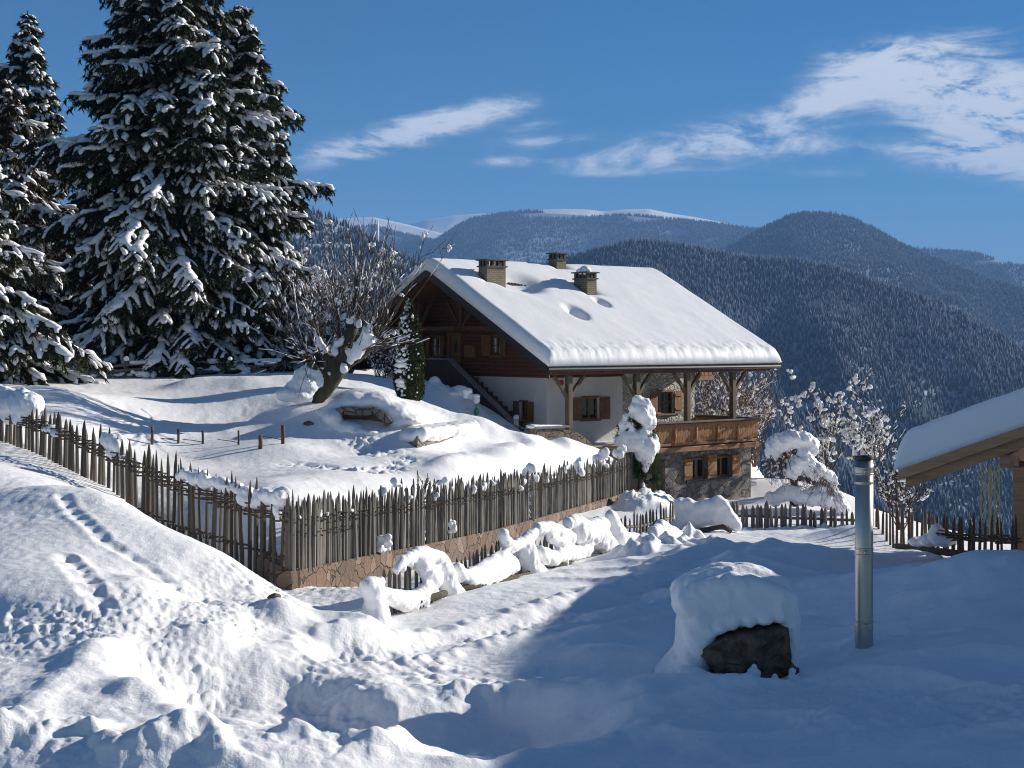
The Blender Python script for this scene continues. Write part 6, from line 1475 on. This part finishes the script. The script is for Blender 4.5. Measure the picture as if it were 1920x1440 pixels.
for a in ((572, 706, -.2, 22, 20), (586, 700, -.2, 22, 18), (597, 704, -.1, 16, 16), (565, 718, -.3, 20, 18), (555, 728, -.4, 20, 16), (545, 738, -.6, 22, 14), (580, 722, -.5, 20, 20), (560, 740, -.5, 30, 14), (600, 712, -.35, 10, 18)): cl(*a)
for a in ((682, 640, -.35, 12, 16), (690, 628, -.35, 12, 15), (694, 615, -.3, 9, 10), (676, 652, -.35, 12, 14), (668, 664, -.35, 12, 12), (660, 675, -.3, 9, 10), (654, 660, -.3, 7, 8), (698, 645, -.4, 9, 8), (646, 690, -.4, 7, 9), (672, 606, .1, 7, 9), (655, 600, .2, 8, 10), (640, 640, .0, 7, 10), (628, 660, -.1, 6, 10), (632, 645, 0, 7, 9), (606, 655, .3, 9, 11), (595, 640, .3, 8, 10), (620, 700, -.4, 5, 6), (662, 590, .2, 6, 8), (585, 655, -.3, 9, 6), (570, 660, -.5, 10, 5)): cl(*a)
lumps('snow', pt_, fs, vox=.06, smooth=2, disp=.05, seed=72)
# columnar conifer by the landing
tj = empty('columnar_conifer', tuple(P(768, 752, 55))); tag(tj, 'slim columnar conifer flecked with snow standing before the stair wall', 'tree')
H = 3.62; rng = np.random.default_rng(81); n = 15000; t = rng.uniform(0, 1, n)**.9; a = rng.uniform(0, 6.283, n)
prof = np.interp(t, [0, .06, .2, .5, .75, .9, 1], [.30, .44, .50, .46, .34, .18, .03])*(1+.12*np.sin(a*5+t*19))*rng.uniform(.72, 1.05, n)
B = np.stack([np.cos(a)*prof, np.sin(a)*prof, t*H-.05], 1); D = np.stack([np.cos(a)*.5, np.sin(a)*.5, np.full(n, 1.0)], 1)+rng.normal(size=(n, 3))*.35; D /= np.linalg.norm(D, axis=1)[:, None]
np_mesh('crown', *blades(B, D, rng.uniform(.06, .15, n), rng.uniform(.03, .06, n), rng), M['thuja'], tj)
MB().lathe([(.26, -.2), (.40, .25), (.44, .8), (.40, 1.8), (.28, 2.7), (.12, 3.3), (.01, 3.55)], n=14).build('core', M['needle'], tj, True)
MB().tube([(0, 0, -.4), (0, 0, .3)], .09, 8).build('trunk', M['bark'], tj); rr = random.Random(82); mb = MB()
for i in range(300):
    t = rr.random()**.8; a = R(rr.gauss(215, 48)); r = np.interp(t, [0, .06, .2, .5, .75, .9, 1], [.30, .44, .50, .46, .34, .18, .03])*1.02; s = rr.choice((.02, .03, .035, .045, .06))
    mb.ico((math.cos(a)*r, math.sin(a)*r, t*H), (s*rr.uniform(.8, 1.6), s, s*rr.uniform(.6, 1.6)), 1, .3, rr)
for t, s in ((.99, .05), (.93, .07), (.40, .14), (.36, .17), (.20, .16), (.16, .13), (.62, .12), (.30, .12)): a = R(235); r = np.interp(t, [0, .2, .5, .75, .9, 1], [.4, .50, .46, .34, .18, .03]); mb.ico((math.cos(a)*r, math.sin(a)*r, t*H), (s*1.4, s, s*.7), 2, .12, rr)
mb.build('snow', M['snow_lump'], tj, True)['kind'] = 'stuff'
# bent bushy pine at the end of the paling fence
bp_ = empty('pine_bush', tuple(P(1196, 925, 58.2))); tag(bp_, 'bushy young pine bowed under two snow dollops at the end of the paling fence', 'bush')
Lb = bp_.location; BQ = lambda px, py, dy=0: P(px, py, 58.2)+Vector((0, dy, 0))
rng = np.random.default_rng(83); rr = random.Random(83); NV = []; NF = []; nn = 0
for i in range(150):
    px = rr.uniform(1160, 1226); py = rr.uniform(768, 895); 
    if (px < 1172 and py < 800) or (px > 1218 and py < 790): continue
    c = np.array(tuple(BQ(px, py, rr.uniform(-.35, .5))-Lb)); n = 46; D = rng.normal(size=(n, 3))*.8; D[:, 2] -= .35; D /= np.linalg.norm(D, axis=1)[:, None]
    v, f = blades(np.repeat(c[None], n, 0)+rng.normal(size=(n, 3))*.05, D, rng.uniform(.16, .34, n), rng.uniform(.02, .035, n), rng); NV.append(v); NF.append(f+nn); nn += len(v)
for i in range(40):
    c = np.array(tuple(BQ(rr.uniform(1205, 1232), rr.uniform(850, 905), rr.uniform(-.2, .3))-Lb)); n = 40; D = rng.normal(size=(n, 3))*.6; D[:, 2] -= .6; D[:, 0] += .4; D /= np.linalg.norm(D, axis=1)[:, None]
    v, f = blades(np.repeat(c[None], n, 0), D, rng.uniform(.2, .4, n), rng.uniform(.018, .03, n), rng); NV.append(v); NF.append(f+nn); nn += len(v)
np_mesh('needles', np.concatenate(NV), np.concatenate(NF), M['pine'], bp_)
MB().tube([BQ(1198, 940)-Lb, BQ(1200, 880)-Lb, BQ(1195, 820)-Lb, BQ(1203, 765)-Lb], [.08, .07, .05, .03], 8).build('trunk', M['bark'], bp_, True)
fs = []
for (px, py, rx, rz, dy) in ((1203, 775, 17, 18, -.1), (1212, 788, 13, 14, -.1), (1190, 832, 18, 14, -.3), (1215, 838, 16, 18, -.25), (1196, 752, 11, 12, 0), (1206, 760, 15, 14, 0), (1215, 775, 14, 17, 0), (1222, 790, 9, 14, 0), (1190, 765, 12, 10, -.1), (1176, 782, 8, 8, -.1), (1168, 796, 7, 9, -.1), (1180, 795, 7, 7, -.2), (1175, 822, 14, 12, -.2), (1190, 820, 16, 12, -.2), (1206, 815, 16, 13, -.1), (1220, 824, 13, 12, 0), (1228, 838, 8, 12, 0), (1205, 838, 18, 14, -.2), (1212, 855, 14, 16, -.2), (1170, 840, 10, 9, -.2), (1200, 850, 10, 16, -.25), (1160, 828, 8, 8, -.1), (1210, 872, 7, 12, -.2), (1164, 812, 6, 8, -.1), (1185, 806, 6, 6, -.2)):
    q = BQ(px, py, dy); fs.append((q.x, q.y, q.z, rx*1.12/F*58.2, (rx+2)/F*58.2, rz*1.12/F*58.2))
lumps('snow', bp_, fs, vox=.05, smooth=3, disp=.04, seed=84)
sg = []; rr = random.Random(85)
for i in range(9): grow(rr, BQ(1170+i, 850)-Lb, Vector((-1, 0, rr.uniform(-.2, .6))).normalized(), .5, .012, 1, sg, .4, .02)
wood_mesh('twigs', sg, M['twig'], bp_); twig_snow(sg, bp_, rr, .4, .03, .08, .07, 'twig_snow')
# shrubs
shrub('frosted_shrub', 'frosted shrub of fine twigs between the tall spruce and the pollard', 'shrub', P(585, 700, 62), 12, 4.6, 91, fan=.45, depth=4, prob=.5, size=.020, blob=.04, bsize=.12, r=.05)
shrub('frosted_shrub', 'wide frosted thicket before the garden hut', 'shrub', P(540, 702, 66), 12, 4.2, 92, fan=.7, depth=4, prob=.5, size=.022, blob=.04, bsize=.12, r=.045)
shrub('frosted_shrub', 'tall frosted shrub with big snow tufts beside the right edge of the spruces', 'shrub', P(655, 700, 66), 10, 5.6, 93, fan=.35, depth=4, prob=.5, size=.020, blob=.045, bsize=.15, r=.05)
shrub('frosted_shrub', 'low grey frosted shrub between the pollard and the columnar conifer', 'shrub', P(715, 712, 60), 12, 1.9, 94, fan=.8, depth=3, prob=.3, size=.03, blob=.04, bsize=.07, r=.02)
shrub('bare_tree', 'reddish frosted bush behind the balcony post', 'tree', P(1345, 860, 76), 11, 5.6, 95, m='twig_red', fan=.6, depth=4, prob=.36, size=.018, blob=.03, bsize=.11, r=.05)
shrub('bare_tree', 'reddish frosted bush just right of the balcony corner', 'tree', P(1415, 870, 80), 9, 5.2, 96, m='twig_red', fan=.6, depth=4, prob=.36, size=.018, blob=.03, bsize=.12, r=.05)
shrub('bare_tree', 'bare fruit tree hung with snow balls behind the weeping bush', 'tree', P(1545, 905, 66), 6, 5.4, 97, m='twig', fan=.42, depth=4, prob=.36, size=.022, blob=.06, bsize=.16, r=.06, up=.16)
shrub('bare_tree', 'snowy bare tree right behind the top of the steel flue', 'tree', P(1630, 915, 64), 6, 4.2, 98, m='twig', fan=.6, depth=4, prob=.4, size=.024, blob=.06, bsize=.15, r=.05)
shrub('bare_tree', 'snowy bare shrub hanging over the brown fence beneath the shelter eave', 'tree', P(1690, 985, 50), 7, 3.0, 99, m='twig', fan=.7, depth=4, prob=.22, size=.022, blob=.035, bsize=.08, r=.03)
shrub('bare_tree', 'thin outlying snow hung branches left of the weeping bush', 'tree', P(1465, 880, 70), 5, 3.4, 100, m='twig', fan=.8, depth=3, prob=.3, size=.04, blob=.06, bsize=.14, r=.04)
shrub('rose_canes', 'dry canes poking over the middle of the paling fence', 'plant', P(795, 925, 36.2), 6, 1.1, 110, m='twig_red', fan=.35, depth=1, prob=.05, size=.02, blob=.03, bsize=.05, r=.010)
# weeping bush with a heavy cap
wb = empty('weeping_bush', tuple(P(1495, 935, 58))); tag(wb, 'weeping bush drowned in snow with brown twigs showing under its heavy cap', 'bush')
Lw = wb.location; WQ = lambda px, py, dy=0: P(px, py, 58)+Vector((0, dy, 0)); fs = []
for (px, py, rx, rz, dy) in ((1450, 838, 14, 14, 0), (1465, 828, 18, 13, 0), (1485, 822, 20, 13, 0), (1505, 824, 17, 13, 0), (1518, 835, 13, 14, 0), (1445, 848, 10, 10, -.1), (1508, 850, 13, 12, -.2), (1500, 862, 14, 10, -.3), (1490, 872, 14, 9, -.3), (1478, 885, 12, 8, -.3), (1515, 868, 12, 10, -.2), (1530, 878, 12, 9, -.2), (1545, 890, 12, 8, -.1), (1558, 898, 9, 7, 0), (1520, 885, 12, 8, -.3),
                         (1480, 925, 22, 16, .2), (1500, 930, 26, 18, .2), (1525, 932, 24, 18, .1), (1550, 935, 20, 18, 0), (1570, 940, 16, 22, 0), (1580, 955, 14, 18, 0), (1455, 935, 20, 14, .2), (1560, 915, 12, 14, .1), (1545, 918, 16, 14, .1)):
    q = WQ(px, py, dy); k = 1.22 if py < 905 else 1.0; fs.append((q.x, q.y, q.z, rx*k/F*58, rx*k/F*58*1.3, rz*k/F*58))
    if py < 905: fs.append((q.x+.12, q.y-.15, q.z-.16, rx*.7/F*58, rx*.7/F*58, rz*.8/F*58)); fs.append((q.x-.15, q.y+.1, q.z+.10, rx*.6/F*58, rx*.6/F*58, rz*.6/F*58))
lumps('snow', wb, fs, vox=.055, smooth=2, disp=.09, seed=86)
sg = []; rr = random.Random(87)
for i in range(190):
    px = rr.uniform(1440, 1565); top = np.interp(px, [1445, 1465, 1515, 1560], [850, 840, 850, 900]); p = WQ(px, top+rr.uniform(0, 20), rr.uniform(-.5, .6))-Lw; grow(rr, p, Vector((rr.gauss(0, .5), rr.gauss(0, .5), -.8)).normalized(), rr.uniform(.4, .9), .014, 1, sg, .5, -.12)
for i in range(5): sg.append(([WQ(1490+rr.uniform(-8, 8), 950)-Lw, WQ(1488+rr.uniform(-8, 8), 890)-Lw, WQ(1485+rr.uniform(-20, 20), 845)-Lw], [.06, .045, .03], 2))
wood_mesh('branches', sg, M['twig_red'], wb); twig_snow(sg, wb, rr, .14, .03, .03, .07, 'twig_snow')
# ---------------------------------------------------------------- the blue air of the valley
hzm = bpy.data.materials.new('valley_air'); hzm.use_nodes = True; nt = hzm.node_tree; nt.nodes.clear()
ho = nt.nodes.new('ShaderNodeOutputMaterial'); pv = nt.nodes.new('ShaderNodeVolumePrincipled'); pv.inputs['Color'].default_value = (.27, .52, 1, 1); pv.inputs['Density'].default_value = 8.0e-5; pv.inputs['Anisotropy'].default_value = .0
nt.links.new(pv.outputs[0], ho.inputs['Volume'])
hb = MB().box((-19000, -300, -440), (19000, 21000, 1400)).build('haze', hzm); tag(hb, kind='stuff')
bpy.context.view_layer.update()
